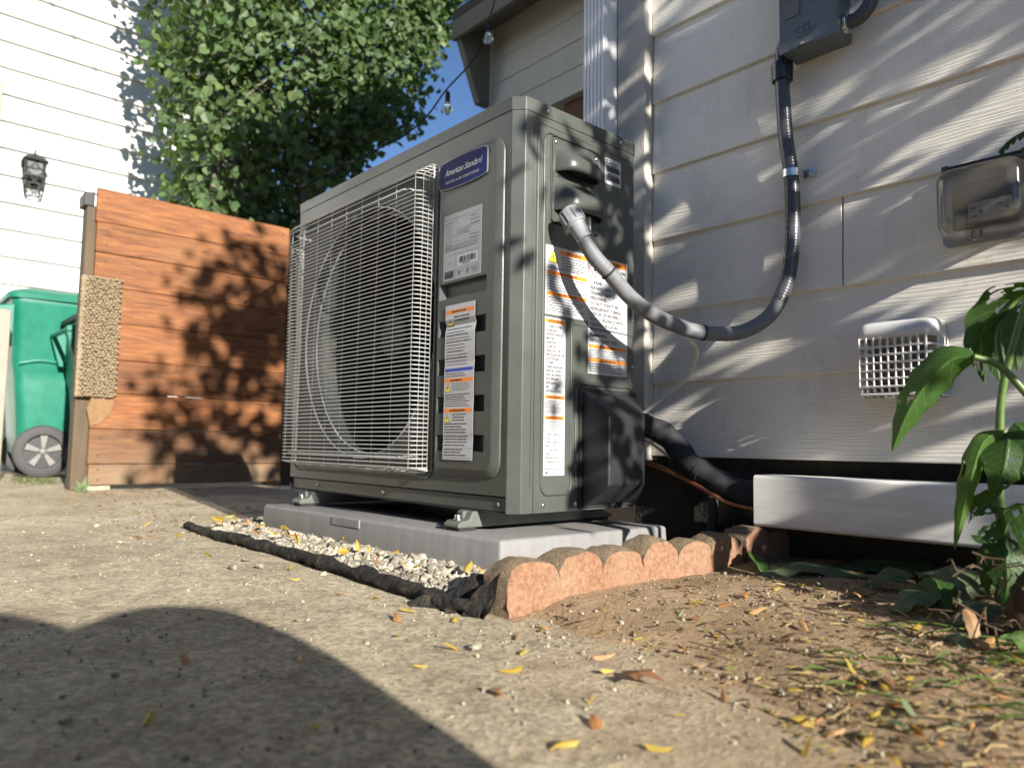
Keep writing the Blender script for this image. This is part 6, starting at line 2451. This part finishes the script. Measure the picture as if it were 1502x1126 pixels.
def build_weeds():
    t = thing('weed_sprout', (-2.86, -0.10, G), 'pale grey-green weed sprout at the foot of the fence post', 'weed')
    for k, (dx, dy, h, w) in enumerate(((0.0, 0.012, 0.075, 0.011), (0.0, -0.02, 0.055, 0.009), (0.01, 0.03, 0.05, 0.009), (0.015, -0.035, 0.03, 0.008), (0.02, 0.0, 0.03, 0.008))):
        leaf_part('leaf', 'wilted_leaf', t, [(-2.86, -0.10, G), (-2.86 + dx * .5, -0.10 + dy * .6, G + h * 0.6), (-2.86 + dx, -0.10 + dy * 1.3, G + h)], (0, 1, 0.1), w, seed=300 + k, nu=8, nv=4, tint=1.0)
    m = MB()
    r = random.Random(8)
    for k in range(260):
        x, y = -3.9 + r.gauss(0, 0.25), -0.12 + r.gauss(0, 0.08)
        h = r.uniform(0.01, 0.04)
        a = r.uniform(0, 6.28)
        m.add([(x, y, G), (x + 0.006, y + 0.002, G), (x + math.cos(a) * h * 0.6, y + math.sin(a) * h * 0.6, G + h)], [(0, 1, 2)])
    tag(m.build('grass_tuft', 'grass', None), 'short grass tufts on the ground in front of the green bin', 'grass', kind='stuff')


build_weeds()


# ------------------------------------------------------------------ the photographer, crouching behind the camera (only the shadow shows)
def build_person():
    t = thing('person', (1.75, -1.15, G), 'person in dark clothes crouching behind the camera with one knee up', 'person')
    J = {'pelvis': (1.84, -1.22, 0.10, 0.135), 'spine': (1.76, -1.22, 0.30, 0.125), 'chest': (1.66, -1.23, 0.47, 0.135), 'neck': (1.60, -1.21, 0.61, 0.060), 'headb': (1.575, -1.20, 0.70, 0.075),
         'head': (1.56, -1.185, 0.79, 0.095), 'crown': (1.575, -1.18, 0.87, 0.080),
         'hipR': (1.74, -1.06, 0.30, 0.16), 'kneeR': (1.55, -0.81, 0.43, 0.135), 'ankR': (1.60, -0.765, -0.03, 0.085), 'toeR': (1.50, -0.80, -0.08, 0.045),
         'hipL': (1.82, -1.34, 0.10, 0.095), 'kneeL': (1.46, -1.42, -0.05, 0.068), 'ankL': (1.85, -1.46, -0.07, 0.045), 'toeL': (1.95, -1.46, -0.09, 0.035),
         'shR': (1.62, -1.07, 0.50, 0.070), 'elR': (1.42, -0.975, 0.36, 0.088), 'wrR': (1.15, -0.90, 0.17, 0.030), 'hdR': (1.085, -0.885, 0.135, 0.030),
         'shL': (1.62, -1.39, 0.50, 0.062), 'elL': (1.45, -1.24, 0.28, 0.075), 'wrL': (1.17, -1.08, 0.14, 0.030), 'hdL': (1.115, -1.03, 0.125, 0.030)}
    E = [('pelvis', 'spine'), ('spine', 'chest'), ('chest', 'neck'), ('neck', 'headb'), ('headb', 'head'), ('head', 'crown'), ('pelvis', 'hipR'), ('hipR', 'kneeR'), ('kneeR', 'ankR'), ('ankR', 'toeR'),
         ('pelvis', 'hipL'), ('hipL', 'kneeL'), ('kneeL', 'ankL'), ('ankL', 'toeL'), ('chest', 'shR'), ('shR', 'elR'), ('elR', 'wrR'), ('wrR', 'hdR'), ('chest', 'shL'), ('shL', 'elL'), ('elL', 'wrL'), ('wrL', 'hdL')]
    for s, hd, dy in (('R', Vector((1.085, -0.885, 0.135)), 1), ('L', Vector((1.115, -1.03, 0.125)), -1)):
        for k in range(4):
            J['f%s%d' % (s, k)] = (hd.x - 0.022, hd.y - dy * 0.018 * (k - 1.5) * 0.2, hd.z + 0.028 - 0.018 * k, 0.009)
            J['g%s%d' % (s, k)] = (hd.x - 0.034 + 0.006 * k, hd.y - dy * 0.03, hd.z + 0.026 - 0.018 * k, 0.0085)
            E += [('hd' + s, 'f%s%d' % (s, k)), ('f%s%d' % (s, k), 'g%s%d' % (s, k))]
        J['t' + s] = (hd.x + 0.008, hd.y - dy * 0.035, hd.z + 0.03, 0.010)
        E.append(('wr' + s, 't' + s))
    names = list(J)
    off = WORLD[t.name]
    me = bpy.data.meshes.new('body')
    me.from_pydata([tuple(Vector(J[n][:3]) - off) for n in names], [(names.index(a), names.index(b)) for a, b in E], [])
    o = bpy.data.objects.new('body', me)
    COL.objects.link(o)
    o.parent = t
    me.materials.append(MATS['cloth_dark'])
    sk = o.modifiers.new('skin', 'SKIN')
    for i, n in enumerate(names):
        me.skin_vertices[0].data[i].radius = (J[n][3], J[n][3])
        me.skin_vertices[0].data[i].use_root = (n == 'pelvis')
    ss = o.modifiers.new('sub', 'SUBSURF')
    ss.levels = 2
    ss.render_levels = 2
    MB().ball((1.588, -1.182, 0.84), (0.098, 0.092, 0.092), 14, 8).jitter(0.008, 20).build('hair', 'hair', t, 60)
    ph = thing('phone', (1.06, -0.955, 0.12), 'dark phone held up by the crouching person', 'phone')
    MB().obox((1.055, -0.948, 0.125), rv * 0.075, uv_ * 0.036, fv * 0.004).build('case', 'dark_plastic', ph, bevel=0.003)


build_person()
